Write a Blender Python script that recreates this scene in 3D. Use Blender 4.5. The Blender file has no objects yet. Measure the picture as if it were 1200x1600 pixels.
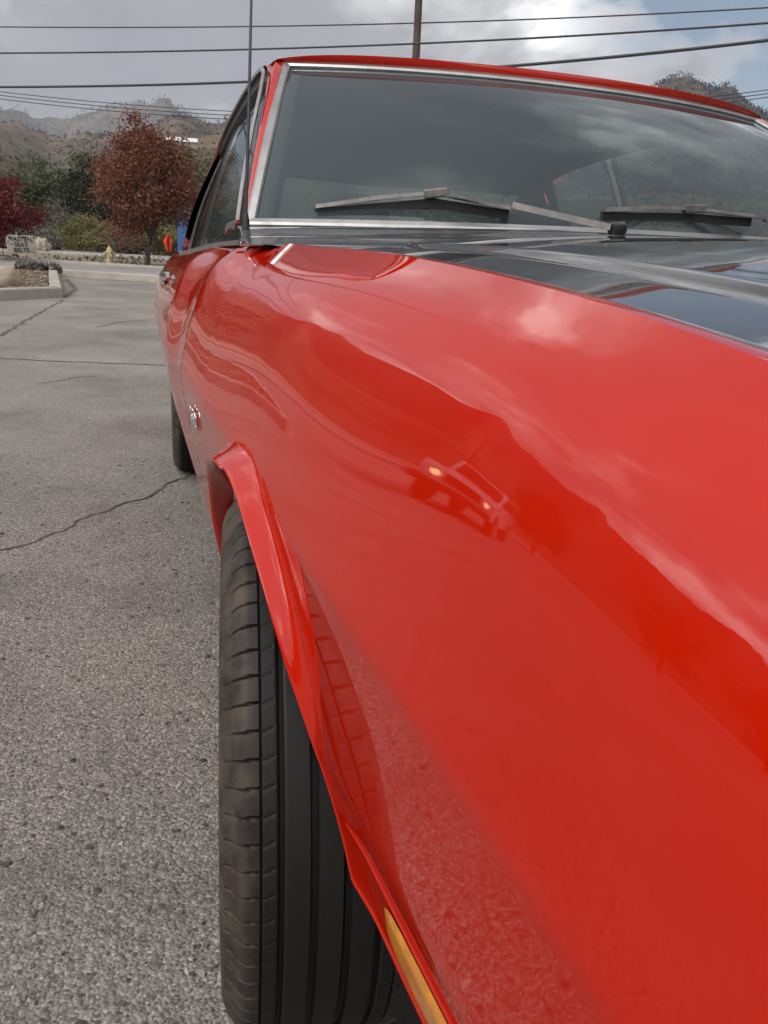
import bpy, bmesh, math, random
import numpy as np
from mathutils import Vector, Matrix, noise

R = math.radians
random.seed(7)
rng = np.random.default_rng(7)
SC = bpy.context.scene
COL = SC.collection

# ------------------------------------------------------------------ camera
CAM_H, FPX, ROLL = 0.95, 1400.0, R(2.6)
VP = (250.0, 372.0)                       # where the car's long axis (+Y) vanishes, in the 1200x1600 photograph
_x, _y = VP[0] - 600, 800 - VP[1]
_c, _s = math.cos(ROLL), math.sin(ROLL)
_xu, _yu = _x * _c - _y * _s, _x * _s + _y * _c
PITCH = math.atan(_yu / FPX)
YAW = math.atan(-_xu / math.hypot(FPX, _yu))
FW = Vector((math.sin(YAW) * math.cos(PITCH), math.cos(YAW) * math.cos(PITCH), -math.sin(PITCH)))
R0 = Vector((math.cos(YAW), -math.sin(YAW), 0))
U0 = R0.cross(FW)
RT = _c * R0 + _s * U0
UP = -_s * R0 + _c * U0
CP = Vector((0, 0, CAM_H))
cam_d = bpy.data.cameras.new('camera')
cam = bpy.data.objects.new('camera', cam_d)
COL.objects.link(cam)
m = Matrix((RT, UP, -FW)).transposed().to_4x4()
m.translation = CP
cam.matrix_world = m
cam_d.sensor_fit = 'HORIZONTAL'
cam_d.sensor_width = 36.0
cam_d.lens = FPX / 1200.0 * 36.0
cam_d.clip_start = 0.01
cam_d.clip_end = 20000
SC.camera = cam
SC.render.resolution_x, SC.render.resolution_y = 768, 1024


def at(px, py, **k):
    """photo pixel + one known coordinate -> point in the place"""
    d = FW * FPX + RT * (px - 600) + UP * (800 - py)
    if 'z' in k: t = (k['z'] - CAM_H) / d.z
    elif 'y' in k: t = k['y'] / d.y
    else: t = k['x'] / d.x
    return CP + d * t


# ------------------------------------------------------------------ light
SUN_EL, SUN_AZ = R(33), R(-112)           # azimuth from +Y towards +X: behind the camera, on the open side of the car
world = bpy.data.worlds.new('World')
SC.world = world
world.use_nodes = True
nt = world.node_tree
nt.nodes.clear()


def N(tree, typ, **kw):
    n = tree.nodes.new(typ)
    for k, v in kw.items():
        if k.startswith('i_'):
            key = k[2:]
            n.inputs[int(key) if key.isdigit() else key.replace('_', ' ')].default_value = v
        else:
            setattr(n, k, v)
    return n


def ramp(tree, stops, interp='LINEAR'):
    n = tree.nodes.new('ShaderNodeValToRGB')
    n.color_ramp.interpolation = interp
    while len(n.color_ramp.elements) < len(stops):
        n.color_ramp.elements.new(0.5)
    for e, (p, c) in zip(n.color_ramp.elements, stops):
        e.position = p
        e.color = (c, c, c, 1) if isinstance(c, (int, float)) else (*c, 1)
    return n


L = nt.links.new
sky = N(nt, 'ShaderNodeTexSky', sky_type='NISHITA', sun_disc=False, sun_elevation=SUN_EL, sun_rotation=SUN_AZ)
sky_s = N(nt, 'ShaderNodeMixRGB', blend_type='MULTIPLY', i_0=1.0, i_2=(0.12, 0.12, 0.12, 1))
L(sky.outputs[0], sky_s.inputs[1])
tc = N(nt, 'ShaderNodeTexCoord')
sep = N(nt, 'ShaderNodeSeparateXYZ')
L(tc.outputs['Generated'], sep.inputs[0])
# cloud deck: direction projected on a flat layer, so that clouds flatten towards the horizon
zz = N(nt, 'ShaderNodeMath', operation='MAXIMUM', i_1=0.0)
L(sep.outputs[2], zz.inputs[0])
zp = N(nt, 'ShaderNodeMath', operation='ADD', i_1=0.42)
L(zz.outputs[0], zp.inputs[0])
dv = N(nt, 'ShaderNodeVectorMath', operation='DIVIDE')
L(tc.outputs['Generated'], dv.inputs[0])
cmb = N(nt, 'ShaderNodeCombineXYZ')
for i in range(3): L(zp.outputs[0], cmb.inputs[i])
L(cmb.outputs[0], dv.inputs[1])
mp = N(nt, 'ShaderNodeMapping')
mp.inputs['Location'].default_value = (15.1, 12.2, 4.4)
L(dv.outputs[0], mp.inputs[0])
mp.inputs['Rotation'].default_value = (0, 0, R(75))
n1 = N(nt, 'ShaderNodeTexNoise', i_Scale=1.5, i_Detail=8.0, i_Roughness=0.5, i_Distortion=0.2)
n2 = N(nt, 'ShaderNodeTexNoise', i_Scale=3.4, i_Detail=8.0, i_Roughness=0.55, i_Distortion=0.35)
L(mp.outputs[0], n1.inputs['Vector'])
L(mp.outputs[0], n2.inputs['Vector'])
cover = ramp(nt, [(0.29, 0.0), (0.35, 1.0)])        # where the deck is closed
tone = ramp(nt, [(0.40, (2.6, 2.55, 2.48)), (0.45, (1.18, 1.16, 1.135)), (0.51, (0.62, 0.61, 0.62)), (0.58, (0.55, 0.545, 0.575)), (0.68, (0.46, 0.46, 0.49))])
n12 = N(nt, 'ShaderNodeMath', operation='MULTIPLY_ADD', i_1=0.4, i_2=0.0)
L(n2.outputs[0], n12.inputs[0])
n13 = N(nt, 'ShaderNodeMath', operation='MULTIPLY_ADD', i_1=0.6)
L(n1.outputs[0], n13.inputs[0])
L(n12.outputs[0], n13.inputs[2])
# an overcast sky is up to three times brighter overhead than at the horizon (CIE overcast law)
cie = N(nt, 'ShaderNodeMath', operation='MULTIPLY_ADD', i_1=0.20, i_2=0.97)
L(zz.outputs[0], cie.inputs[0])
# thin cloud glows broadly around the veiled sun
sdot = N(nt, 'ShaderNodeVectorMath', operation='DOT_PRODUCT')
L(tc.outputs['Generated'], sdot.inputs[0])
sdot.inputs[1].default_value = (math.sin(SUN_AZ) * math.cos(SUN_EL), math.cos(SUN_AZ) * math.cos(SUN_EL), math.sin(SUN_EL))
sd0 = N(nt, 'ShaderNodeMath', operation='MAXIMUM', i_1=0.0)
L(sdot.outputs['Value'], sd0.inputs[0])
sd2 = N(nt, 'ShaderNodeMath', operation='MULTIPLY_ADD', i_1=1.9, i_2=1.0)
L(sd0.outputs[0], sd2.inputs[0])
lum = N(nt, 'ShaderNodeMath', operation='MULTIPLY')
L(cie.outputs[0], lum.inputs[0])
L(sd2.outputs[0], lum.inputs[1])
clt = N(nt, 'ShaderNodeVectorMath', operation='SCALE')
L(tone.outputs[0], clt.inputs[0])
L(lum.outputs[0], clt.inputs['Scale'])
gd = FW * FPX + RT * (1165 - 600) + UP * (800 - 40)          # the blue break in the deck, ragged by the same noise
gd.normalize()
dt = N(nt, 'ShaderNodeVectorMath', operation='DOT_PRODUCT')
nrm = N(nt, 'ShaderNodeVectorMath', operation='NORMALIZE')
L(tc.outputs['Generated'], nrm.inputs[0])
L(nrm.outputs[0], dt.inputs[0])
dt.inputs[1].default_value = gd
gm = N(nt, 'ShaderNodeMapRange', i_1=0.975, i_2=0.9990, i_3=0.0, i_4=0.27)
L(dt.outputs['Value'], gm.inputs[0])
sb = N(nt, 'ShaderNodeMath', operation='SUBTRACT')
L(n13.outputs[0], sb.inputs[0])
L(gm.outputs[0], sb.inputs[1])
L(sb.outputs[0], cover.inputs[0])
sb2 = N(nt, 'ShaderNodeMath', operation='MULTIPLY_ADD', i_1=-0.45)      # the deck thins and brightens towards the break
L(gm.outputs[0], sb2.inputs[0])
L(n13.outputs[0], sb2.inputs[2])
L(sb2.outputs[0], tone.inputs[0])
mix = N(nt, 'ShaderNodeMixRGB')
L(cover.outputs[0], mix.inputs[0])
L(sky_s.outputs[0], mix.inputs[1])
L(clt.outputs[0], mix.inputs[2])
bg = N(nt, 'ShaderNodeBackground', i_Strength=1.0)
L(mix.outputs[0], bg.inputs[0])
wo = N(nt, 'ShaderNodeOutputWorld')
L(bg.outputs[0], wo.inputs[0])

sun_d = bpy.data.lights.new('sun', 'SUN')
sun_d.energy = 1.5
sun_d.angle = R(16)
sun_d.color = (1.0, 0.95, 0.88)
sun = bpy.data.objects.new('sun', sun_d)
COL.objects.link(sun)
sdir = Vector((math.sin(SUN_AZ) * math.cos(SUN_EL), math.cos(SUN_AZ) * math.cos(SUN_EL), math.sin(SUN_EL)))
sun.rotation_euler = sdir.to_track_quat('Z', 'Y').to_euler()
sun.location = (0, 0, 30)

vs = SC.view_settings
vs.view_transform = 'Standard'
vs.look = 'None'
vs.exposure = -0.55
vs.gamma = 1.0
vs.use_curve_mapping = False
SC.cycles.max_bounces = 8
SC.cycles.transparent_max_bounces = 16
SC.cycles.caustics_reflective = False
SC.cycles.caustics_refractive = False

# ------------------------------------------------------------------ materials
MATS = {}


def pm(name, col, rough=0.5, metal=0.0, coat=0.0, spec=0.5, coat_rough=0.03):
    mt = bpy.data.materials.new(name)
    mt.use_nodes = True
    b = mt.node_tree.nodes['Principled BSDF']
    b.inputs['Base Color'].default_value = (*col, 1)
    b.inputs['Roughness'].default_value = rough
    b.inputs['Metallic'].default_value = metal
    b.inputs['Coat Weight'].default_value = coat
    b.inputs['Coat Roughness'].default_value = coat_rough
    b.inputs['Specular IOR Level'].default_value = spec
    MATS[name] = mt
    return mt, b


def vary(name, c1, c2, scale=5.0, rough=0.7, bump=0.0, detail=6.0, coords='Object', bscale=None, lo=0.35, hi=0.65, **kw):
    """two-tone noise material with an optional bump"""
    mt, b = pm(name, c1, rough, **kw)
    t = mt.node_tree
    k = t.links.new
    co = N(t, 'ShaderNodeTexCoord')
    nn = N(t, 'ShaderNodeTexNoise', i_Scale=scale, i_Detail=detail, i_Roughness=0.6)
    k(co.outputs[coords], nn.inputs['Vector'])
    rp = ramp(t, [(lo, c1), (hi, c2)])
    k(nn.outputs[0], rp.inputs[0])
    k(rp.outputs[0], b.inputs['Base Color'])
    if bump:
        nb = N(t, 'ShaderNodeTexNoise', i_Scale=bscale or scale * 3, i_Detail=6.0)
        k(co.outputs[coords], nb.inputs['Vector'])
        bp = N(t, 'ShaderNodeBump', i_Strength=bump, i_Distance=0.02)
        k(nb.outputs[0], bp.inputs['Height'])
        k(bp.outputs[0], b.inputs['Normal'])
    return mt


def paint(name, col, dust, wave):
    """gloss paint under clear coat: thin dust film and the slight waviness of old sheet metal"""
    mt, b = pm(name, col, 0.5, coat=1.0, coat_rough=0.025, spec=0.0)
    b.inputs['Coat IOR'].default_value = 1.5
    t = mt.node_tree
    k = t.links.new
    co = N(t, 'ShaderNodeTexCoord')
    nd = N(t, 'ShaderNodeTexNoise', i_Scale=38.0, i_Detail=8.0, i_Roughness=0.75)
    k(co.outputs['Object'], nd.inputs['Vector'])
    rd = ramp(t, [(0.45, 0.0), (0.8, dust)])
    k(nd.outputs[0], rd.inputs[0])
    mx = N(t, 'ShaderNodeMixRGB', i_1=(*col, 1), i_2=(0.35, 0.28, 0.23, 1))
    k(rd.outputs[0], mx.inputs[0])
    k(mx.outputs[0], b.inputs['Base Color'])
    rr = ramp(t, [(0.45, 0.003), (0.9, 0.03)])
    k(nd.outputs[0], rr.inputs[0])
    k(rr.outputs[0], b.inputs['Coat Roughness'])
    nw = N(t, 'ShaderNodeTexNoise', i_Scale=7.0, i_Detail=1.0)
    k(co.outputs['Object'], nw.inputs['Vector'])
    no = N(t, 'ShaderNodeTexNoise', i_Scale=420.0, i_Detail=2.0)
    k(co.outputs['Object'], no.inputs['Vector'])
    b1 = N(t, 'ShaderNodeBump', i_Strength=0.09, i_Distance=wave)
    k(nw.outputs[0], b1.inputs['Height'])
    b2 = N(t, 'ShaderNodeBump', i_Strength=0.02, i_Distance=0.0002)
    k(no.outputs[0], b2.inputs['Height'])
    k(b1.outputs[0], b2.inputs['Normal'])
    k(b2.outputs[0], b.inputs['Coat Normal'])
    return mt


paint('red_paint', (0.44, 0.0095, 0.0006), 0.015, 0.006)
paint('black_paint', (0.055, 0.057, 0.062), 0.12, 0.004)
pm('chrome', (0.72, 0.72, 0.73), 0.08, metal=1.0)
vary('dull_trim', (0.50, 0.49, 0.48), (0.40, 0.39, 0.38), 30, 0.32, metal=0.9)
vary('wiper_metal', (0.20, 0.19, 0.18), (0.12, 0.115, 0.11), 40, 0.42, metal=0.55)
pm('black_rubber', (0.018, 0.018, 0.02), 0.55)
pm('black_plastic', (0.02, 0.02, 0.022), 0.35)
pm('interior_dark', (0.022, 0.024, 0.026), 0.75)
pm('headliner', (0.05, 0.055, 0.058), 0.9)
pm('underbody', (0.012, 0.011, 0.010), 0.9)
vary('wheel_steel', (0.30, 0.30, 0.31), (0.16, 0.15, 0.15), 12, 0.4, metal=0.8)
pm('mast_steel', (0.10, 0.10, 0.12), 0.35, metal=0.9)
mt, b = pm('amber_lens', (0.72, 0.24, 0.015), 0.25, coat=0.5)
vary('amber_lens_dusty', (0.70, 0.25, 0.02), (0.45, 0.17, 0.03), 60, 0.3, coat=0.4)


def glass(name, tint, refl=1.0, film=0.03):
    mt = bpy.data.materials.new(name)
    mt.use_nodes = True
    t = mt.node_tree
    t.nodes.clear()
    tr = N(t, 'ShaderNodeBsdfTransparent', i_Color=(*tint, 1))
    gl = N(t, 'ShaderNodeBsdfGlossy', i_Roughness=0.015, i_Color=(0.88, 0.97, 1.0, 1))
    df = N(t, 'ShaderNodeBsdfDiffuse', i_Color=(0.46, 0.55, 0.62, 1))
    fr = N(t, 'ShaderNodeFresnel', i_IOR=1.52)
    mu = N(t, 'ShaderNodeMath', operation='MULTIPLY', i_1=0.85 * refl, use_clamp=True)
    t.links.new(fr.outputs[0], mu.inputs[0])
    m0 = N(t, 'ShaderNodeMixShader', i_0=film)          # thin dust film, thickened on the windshield to paint in veiling glare
    t.links.new(tr.outputs[0], m0.inputs[1])
    t.links.new(df.outputs[0], m0.inputs[2])
    m1 = N(t, 'ShaderNodeMixShader')
    t.links.new(mu.outputs[0], m1.inputs[0])
    t.links.new(m0.outputs[0], m1.inputs[1])
    t.links.new(gl.outputs[0], m1.inputs[2])
    o = N(t, 'ShaderNodeOutputMaterial')
    t.links.new(m1.outputs[0], o.inputs[0])
    MATS[name] = mt


glass('windshield_glass', (0.80, 0.93, 0.90), film=0.065)
glass('window_glass', (0.84, 0.92, 0.90), refl=0.75)


def asphalt():
    mt, b = pm('asphalt', (0.15, 0.14, 0.13), 0.72, spec=0.35)
    t = mt.node_tree
    k = t.links.new
    co = N(t, 'ShaderNodeTexCoord')
    v1 = N(t, 'ShaderNodeTexVoronoi', i_Scale=165.0, i_Randomness=1.0)
    v2 = N(t, 'ShaderNodeTexVoronoi', i_Scale=330.0)
    n1 = N(t, 'ShaderNodeTexNoise', i_Scale=0.9, i_Detail=8.0, i_Roughness=0.65)
    n2 = N(t, 'ShaderNodeTexNoise', i_Scale=14.0, i_Detail=8.0, i_Roughness=0.7)
    n3 = N(t, 'ShaderNodeTexNoise', i_Scale=0.13, i_Detail=5.0)
    for q in (v1, v2, n1, n2, n3): k(co.outputs['Object'], q.inputs['Vector'])
    s1 = N(t, 'ShaderNodeSeparateColor')
    k(v1.outputs['Color'], s1.inputs[0])
    c1 = ramp(t, [(0.0, (0.090, 0.083, 0.078)), (0.35, (0.185, 0.170, 0.158)), (0.68, (0.27, 0.245, 0.222)), (0.88, (0.38, 0.345, 0.305)), (1.0, (0.52, 0.49, 0.45))])
    k(s1.outputs[0], c1.inputs[0])
    s2 = N(t, 'ShaderNodeSeparateColor')
    k(v2.outputs['Color'], s2.inputs[0])
    c2 = ramp(t, [(0.0, (0.10, 0.093, 0.09)), (0.6, (0.21, 0.195, 0.182)), (1.0, (0.38, 0.355, 0.325))])
    k(s2.outputs[1], c2.inputs[0])
    mx = N(t, 'ShaderNodeMixRGB', i_0=0.5)
    k(c1.outputs[0], mx.inputs[1])
    k(c2.outputs[0], mx.inputs[2])
    # broad stains, wear and oil
    r1 = ramp(t, [(0.30, (0.66, 0.64, 0.62)), (0.50, (1.0, 1.0, 1.0)), (0.72, (1.32, 1.29, 1.24))])
    k(n1.outputs[0], r1.inputs[0])
    m2 = N(t, 'ShaderNodeMixRGB', blend_type='MULTIPLY', i_0=1.0)
    k(mx.outputs[0], m2.inputs[1])
    k(r1.outputs[0], m2.inputs[2])
    r3 = ramp(t, [(0.35, (0.86, 0.845, 0.83)), (0.65, (1.08, 1.05, 1.01))])
    k(n3.outputs[0], r3.inputs[0])
    m3 = N(t, 'ShaderNodeMixRGB', blend_type='MULTIPLY', i_0=1.0)
    k(m2.outputs[0], m3.inputs[1])
    k(r3.outputs[0], m3.inputs[2])
    k(m3.outputs[0], b.inputs['Base Color'])
    ad = N(t, 'ShaderNodeMath', operation='ADD')
    k(v1.outputs['Distance'], ad.inputs[0])
    k(n2.outputs[0], ad.inputs[1])
    bp = N(t, 'ShaderNodeBump', i_Strength=0.75, i_Distance=0.004, invert=True)
    k(ad.outputs[0], bp.inputs['Height'])
    k(bp.outputs[0], b.inputs['Normal'])


asphalt()
vary('road_asphalt', (0.20, 0.19, 0.18), (0.27, 0.255, 0.24), 0.6, 0.85, 0.3, bscale=60)
vary('concrete', (0.42, 0.38, 0.33), (0.30, 0.27, 0.235), 2.2, 0.85, 0.35, bscale=25)
vary('dirt', (0.26, 0.205, 0.15), (0.15, 0.125, 0.09), 0.8, 0.95, 0.5, bscale=12)
vary('boulder_stone', (0.46, 0.38, 0.30), (0.30, 0.24, 0.19), 3.0, 0.9, 0.5, bscale=14)
vary('crack_fill', (0.045, 0.041, 0.038), (0.13, 0.12, 0.11), 7, 0.9)
vary('pole_wood', (0.10, 0.075, 0.065), (0.06, 0.045, 0.04), 3, 0.85)
pm('wire_black', (0.028, 0.03, 0.036), 0.6)
vary('bark', (0.11, 0.085, 0.07), (0.05, 0.04, 0.033), 8, 0.95, 0.6)
vary('sign_face', (0.42, 0.40, 0.36), (0.33, 0.31, 0.28), 3, 0.8)
pm('sign_black', (0.02, 0.02, 0.02), 0.7)
vary('hydrant_paint', (0.55, 0.47, 0.25), (0.40, 0.33, 0.18), 6, 0.6)
vary('booth_blue', (0.035, 0.13, 0.33), (0.05, 0.16, 0.36), 2, 0.5)
pm('booth_white', (0.7, 0.7, 0.7), 0.5)
vary('flag_orange', (0.85, 0.07, 0.015), (0.70, 0.05, 0.012), 5, 0.6)
pm('white_car_paint', (0.72, 0.72, 0.70), 0.4, coat=1.0)
pm('dark_glass', (0.012, 0.014, 0.016), 0.05)
mt, b = pm('headlamp_glow', (1, 0.85, 0.6), 0.3)
b.inputs['Emission Color'].default_value = (1.0, 0.72, 0.35, 1)
b.inputs['Emission Strength'].default_value = 6.0
mt, b = pm('badge_metal', (0.78, 0.78, 0.76), 0.18, metal=1.0)


def leafmat(name, c1, c2, c3=None):
    mt, b = pm(name, c1, 0.7, spec=0.2)
    t = mt.node_tree
    k = t.links.new
    at_ = N(t, 'ShaderNodeAttribute', attribute_name='tone')
    rp = ramp(t, [(0.0, c1), (0.55, c2), (1.0, c3 or c2)])
    k(at_.outputs['Fac'], rp.inputs[0])
    k(rp.outputs[0], b.inputs['Base Color'])
    tl = N(t, 'ShaderNodeBsdfTranslucent')
    k(rp.outputs[0], tl.inputs[0])
    ms = N(t, 'ShaderNodeMixShader', i_0=0.25)
    k(b.outputs[0], ms.inputs[1])
    k(tl.outputs[0], ms.inputs[2])
    k(ms.outputs[0], t.nodes['Material Output'].inputs[0])
    return mt


leafmat('leaf_red', (0.12, 0.042, 0.028), (0.20, 0.074, 0.048), (0.29, 0.145, 0.09))
leafmat('leaf_crimson', (0.09, 0.013, 0.017), (0.15, 0.022, 0.027), (0.22, 0.05, 0.05))
leafmat('leaf_green', (0.070, 0.085, 0.045), (0.125, 0.14, 0.075), (0.19, 0.20, 0.115))
leafmat('leaf_yellow', (0.11, 0.105, 0.04), (0.20, 0.18, 0.07), (0.32, 0.29, 0.13))
leafmat('leaf_grey', (0.10, 0.095, 0.078), (0.17, 0.16, 0.13), (0.27, 0.25, 0.20))
leafmat('leaf_dark', (0.020, 0.024, 0.016), (0.040, 0.046, 0.028), (0.065, 0.07, 0.04))
leafmat('mulch', (0.13, 0.09, 0.06), (0.27, 0.20, 0.15), (0.45, 0.37, 0.29))
leafmat('pebble', (0.075, 0.072, 0.072), (0.22, 0.19, 0.165), (0.52, 0.48, 0.43))
leafmat('scrub', (0.040, 0.040, 0.034), (0.075, 0.072, 0.06), (0.12, 0.105, 0.085))
leafmat('forest', (0.016, 0.021, 0.026), (0.030, 0.036, 0.042), (0.055, 0.060, 0.064))

# ------------------------------------------------------------------ mesh helpers


class MB:
    def __init__(self):
        self.v, self.f = [], []

    def add(self, vs, fs):
        o = len(self.v)
        self.v += [tuple(p) for p in vs]
        self.f += [tuple(i + o for i in f) for f in fs]
        return self

    def box(self, a, b):
        (x0, y0, z0), (x1, y1, z1) = a, b
        return self.add([(x0, y0, z0), (x1, y0, z0), (x1, y1, z0), (x0, y1, z0), (x0, y0, z1), (x1, y0, z1), (x1, y1, z1), (x0, y1, z1)],
                        [(0, 3, 2, 1), (4, 5, 6, 7), (0, 1, 5, 4), (1, 2, 6, 5), (2, 3, 7, 6), (3, 0, 4, 7)])

    def grid(self, P, flip=False):
        """P: array (n, m, 3)"""
        n, mm = P.shape[:2]
        idx = np.arange(n * mm).reshape(n, mm)
        q = np.stack([idx[:-1, :-1], idx[1:, :-1], idx[1:, 1:], idx[:-1, 1:]], -1).reshape(-1, 4)
        if flip: q = q[:, ::-1]
        return self.add(P.reshape(-1, 3).tolist(), q.tolist())

    def tube(self, pts, rad, seg=8, cap=True):
        pts = [Vector(p) for p in pts]
        n = len(pts)
        rad = rad if isinstance(rad, (list, tuple)) else [rad] * n
        rings = []
        ref = None
        for i, p in enumerate(pts):
            d = (pts[min(i + 1, n - 1)] - pts[max(i - 1, 0)]).normalized()
            if ref is None:
                ref = Vector((0, 0, 1)) if abs(d.z) < 0.9 else Vector((1, 0, 0))
            s = d.cross(ref).normalized()
            t = s.cross(d).normalized()
            ref = t
            rings.append([p + (s * math.cos(2 * math.pi * j / seg) + t * math.sin(2 * math.pi * j / seg)) * rad[i] for j in range(seg)])
        vs = [q for r in rings for q in r]
        fs = [(i * seg + j, i * seg + (j + 1) % seg, (i + 1) * seg + (j + 1) % seg, (i + 1) * seg + j) for i in range(n - 1) for j in range(seg)]
        if cap:
            fs.append(tuple(range(seg))[::-1])
            fs.append(tuple((n - 1) * seg + j for j in range(seg)))
        return self.add(vs, fs)

    def strip(self, pts, prof, up=(0, 0, 1)):
        """sweep a closed profile [(side, up)] along pts"""
        pts = [Vector(p) for p in pts]
        n, k = len(pts), len(prof)
        vs = []
        for i, p in enumerate(pts):
            d = (pts[min(i + 1, n - 1)] - pts[max(i - 1, 0)]).normalized()
            u = up[i] if isinstance(up, list) else up
            s = d.cross(Vector(u)).normalized()
            t = s.cross(d).normalized()
            vs += [p + s * a + t * b for a, b in prof]
        fs = [(i * k + j, i * k + (j + 1) % k, (i + 1) * k + (j + 1) % k, (i + 1) * k + j) for i in range(n - 1) for j in range(k)]
        fs += [tuple(range(k))[::-1], tuple((n - 1) * k + j for j in range(k))]
        return self.add(vs, fs)

    def lathe(self, prof, seg=48, axis='x', c=(0, 0, 0), closed=False):
        """prof: [(along axis, radius)]"""
        k = len(prof)
        vs = []
        for j in range(seg):
            a = 2 * math.pi * j / seg
            for h, r in prof:
                if axis == 'x': vs.append((c[0] + h, c[1] + r * math.cos(a), c[2] + r * math.sin(a)))
                elif axis == 'y': vs.append((c[0] + r * math.cos(a), c[1] + h, c[2] + r * math.sin(a)))
                else: vs.append((c[0] + r * math.cos(a), c[1] + r * math.sin(a), c[2] + h))
        kk = k if closed else k - 1
        fs = [(j * k + i, j * k + (i + 1) % k, ((j + 1) % seg) * k + (i + 1) % k, ((j + 1) % seg) * k + i) for j in range(seg) for i in range(kk)]
        return self.add(vs, fs)

    def mesh(self, name, mat, smooth=True, angle=None):
        me = bpy.data.meshes.new(name)
        me.from_pydata(self.v, [], self.f)
        me.materials.append(MATS[mat])
        if smooth:
            me.polygons.foreach_set('use_smooth', [True] * len(me.polygons))
            if angle: me.set_sharp_from_angle(angle=R(angle))
        me.update()
        return me

    def build(self, name, mat, parent=None, smooth=True, angle=35, bevel=0, loc=None):
        me = self.mesh(name, mat, smooth, angle)
        bm = bmesh.new()
        bm.from_mesh(me)
        bmesh.ops.recalc_face_normals(bm, faces=bm.faces)
        if bevel:
            bmesh.ops.bevel(bm, geom=[e for e in bm.edges if e.is_manifold and e.calc_face_angle(0) > 0.6], offset=bevel, segments=2, affect='EDGES', profile=0.6)
        bm.to_mesh(me)
        bm.free()
        if smooth:
            me.polygons.foreach_set('use_smooth', [True] * len(me.polygons))
            if angle: me.set_sharp_from_angle(angle=R(angle))
        return link(name, me, parent, loc)


def link(name, me, parent=None, loc=None):
    o = bpy.data.objects.new(name, me)
    COL.objects.link(o)
    if loc is not None: o.location = loc
    if parent:
        o.parent = parent
        if loc is None and parent.get('_world'):
            # mesh was written in place: undo the chain of parent offsets
            off = Vector((0, 0, 0))
            q = parent
            while q:
                off += q.location
                q = q.parent
            o.location = -off
            o['_world'] = 1
    return o


def tag(o, label, cat=None, group=None, kind=None):
    if label: o['label'] = label
    if cat: o['category'] = cat
    if group: o['group'] = group
    if kind: o['kind'] = kind
    return o


def empty(name, loc, label, cat, group=None, world=False):
    o = bpy.data.objects.new(name, None)
    COL.objects.link(o)
    o.location = loc
    o.empty_display_size = 0.2
    if world: o['_world'] = 1
    return tag(o, label, cat, group)


def struct(o):
    o['kind'] = 'structure'
    return o


def copy_tree(o, parent=None):
    c = o.copy()
    COL.objects.link(c)
    c.parent = parent
    for ch in [q for q in o.children]:
        copy_tree(ch, c)
    return c


def spl(xs, ys):
    """smooth (Catmull-Rom style) interpolation through knots"""
    xs, ys = np.array(xs, float), np.array(ys, float)
    d = np.gradient(ys, xs)

    def f(x):
        x = np.clip(np.asarray(x, float), xs[0], xs[-1])
        i = np.clip(np.searchsorted(xs, x) - 1, 0, len(xs) - 2)
        h = xs[i + 1] - xs[i]
        t = (x - xs[i]) / h
        return ((2 * t**3 - 3 * t**2 + 1) * ys[i] + (t**3 - 2 * t**2 + t) * h * d[i] + (-2 * t**3 + 3 * t**2) * ys[i + 1] + (t**3 - t**2) * h * d[i + 1])
    return f


def sstep(a, b, x):
    t = np.clip((np.asarray(x, float) - a) / (b - a), 0, 1)
    return t * t * (3 - 2 * t)


# ------------------------------------------------------------------ ground
KD, KN = Vector((0.8, -0.6, 0)), Vector((0.6, 0.8, 0))      # the street runs along KD; KN points across it, away
K0 = Vector((-0.16, 21.2, 0))


def kp(a, n, z=0.0):
    p = K0 + KD * a + KN * n
    return (p.x, p.y, z)


def sheet(name, pts, mat):
    b = MB()
    b.add(pts, [tuple(range(len(pts)))])
    o = b.build(name, mat, smooth=False)
    return struct(o)


ang = [2 * math.pi * i / 64 for i in range(64)]
sheet('ground', [(400 * math.cos(a), 400 * math.sin(a), -0.012) for a in ang], 'dirt')
lot = sheet('parking_lot', [(-45, -45, 0), (45, -45, 0), (45, K0.y - 0.75 * 45.16, 0), kp(0, 0), (-45, K0.y + 0.75 * 44.84, 0)], 'asphalt')
sheet('service_drive', [kp(-60, 0.4, 0.02), kp(60, 0.4, 0.02), kp(60, 7.2, 0.02), kp(-60, 7.2, 0.02)], 'road_asphalt')
sheet('verge', [kp(-60, 7.5, 0.05), kp(60, 7.5, 0.05), kp(60, 16.5, 0.05), kp(-60, 16.5, 0.05)], 'dirt')
sheet('street', [kp(-150, 17, 0.03), kp(150, 17, 0.03), kp(150, 24.5, 0.03), kp(-150, 24.5, 0.03)], 'road_asphalt')


def kerb(pts, name, parts, w=0.34, h=0.15):
    """row of cast kerb stones along pts, each with its own joint"""
    root = bpy.data.objects.new(name, None)
    COL.objects.link(root)
    root.location = pts[0]
    struct(root)
    for (p, q) in zip(pts[:-1], pts[1:]):
        p, q = Vector(p), Vector(q)
        d = (q - p)
        n = max(1, round(d.length / parts))
        d.normalize()
        s = Vector((-d.y, d.x, 0))
        st = (q - p).length / n
        for i in range(n):
            a, b2 = p + d * (st * i + 0.012), p + d * (st * (i + 1) - 0.012)
            b = MB()
            prof = [(0, -0.02), (0.015, h - 0.02), (0.035, h), (w, h), (w, -0.02)]
            b.add([a + s * u + Vector((0, 0, z)) - Vector(pts[0]) for u, z in prof] + [b2 + s * u + Vector((0, 0, z)) - Vector(pts[0]) for u, z in prof],
                  [(0, 1, 6, 5), (1, 2, 7, 6), (2, 3, 8, 7), (3, 4, 9, 8), (0, 4, 3, 2, 1), (5, 6, 7, 8, 9)])
            b.build('kerb_stone', 'concrete', root, smooth=False, loc=(0, 0, 0))
    return root


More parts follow.
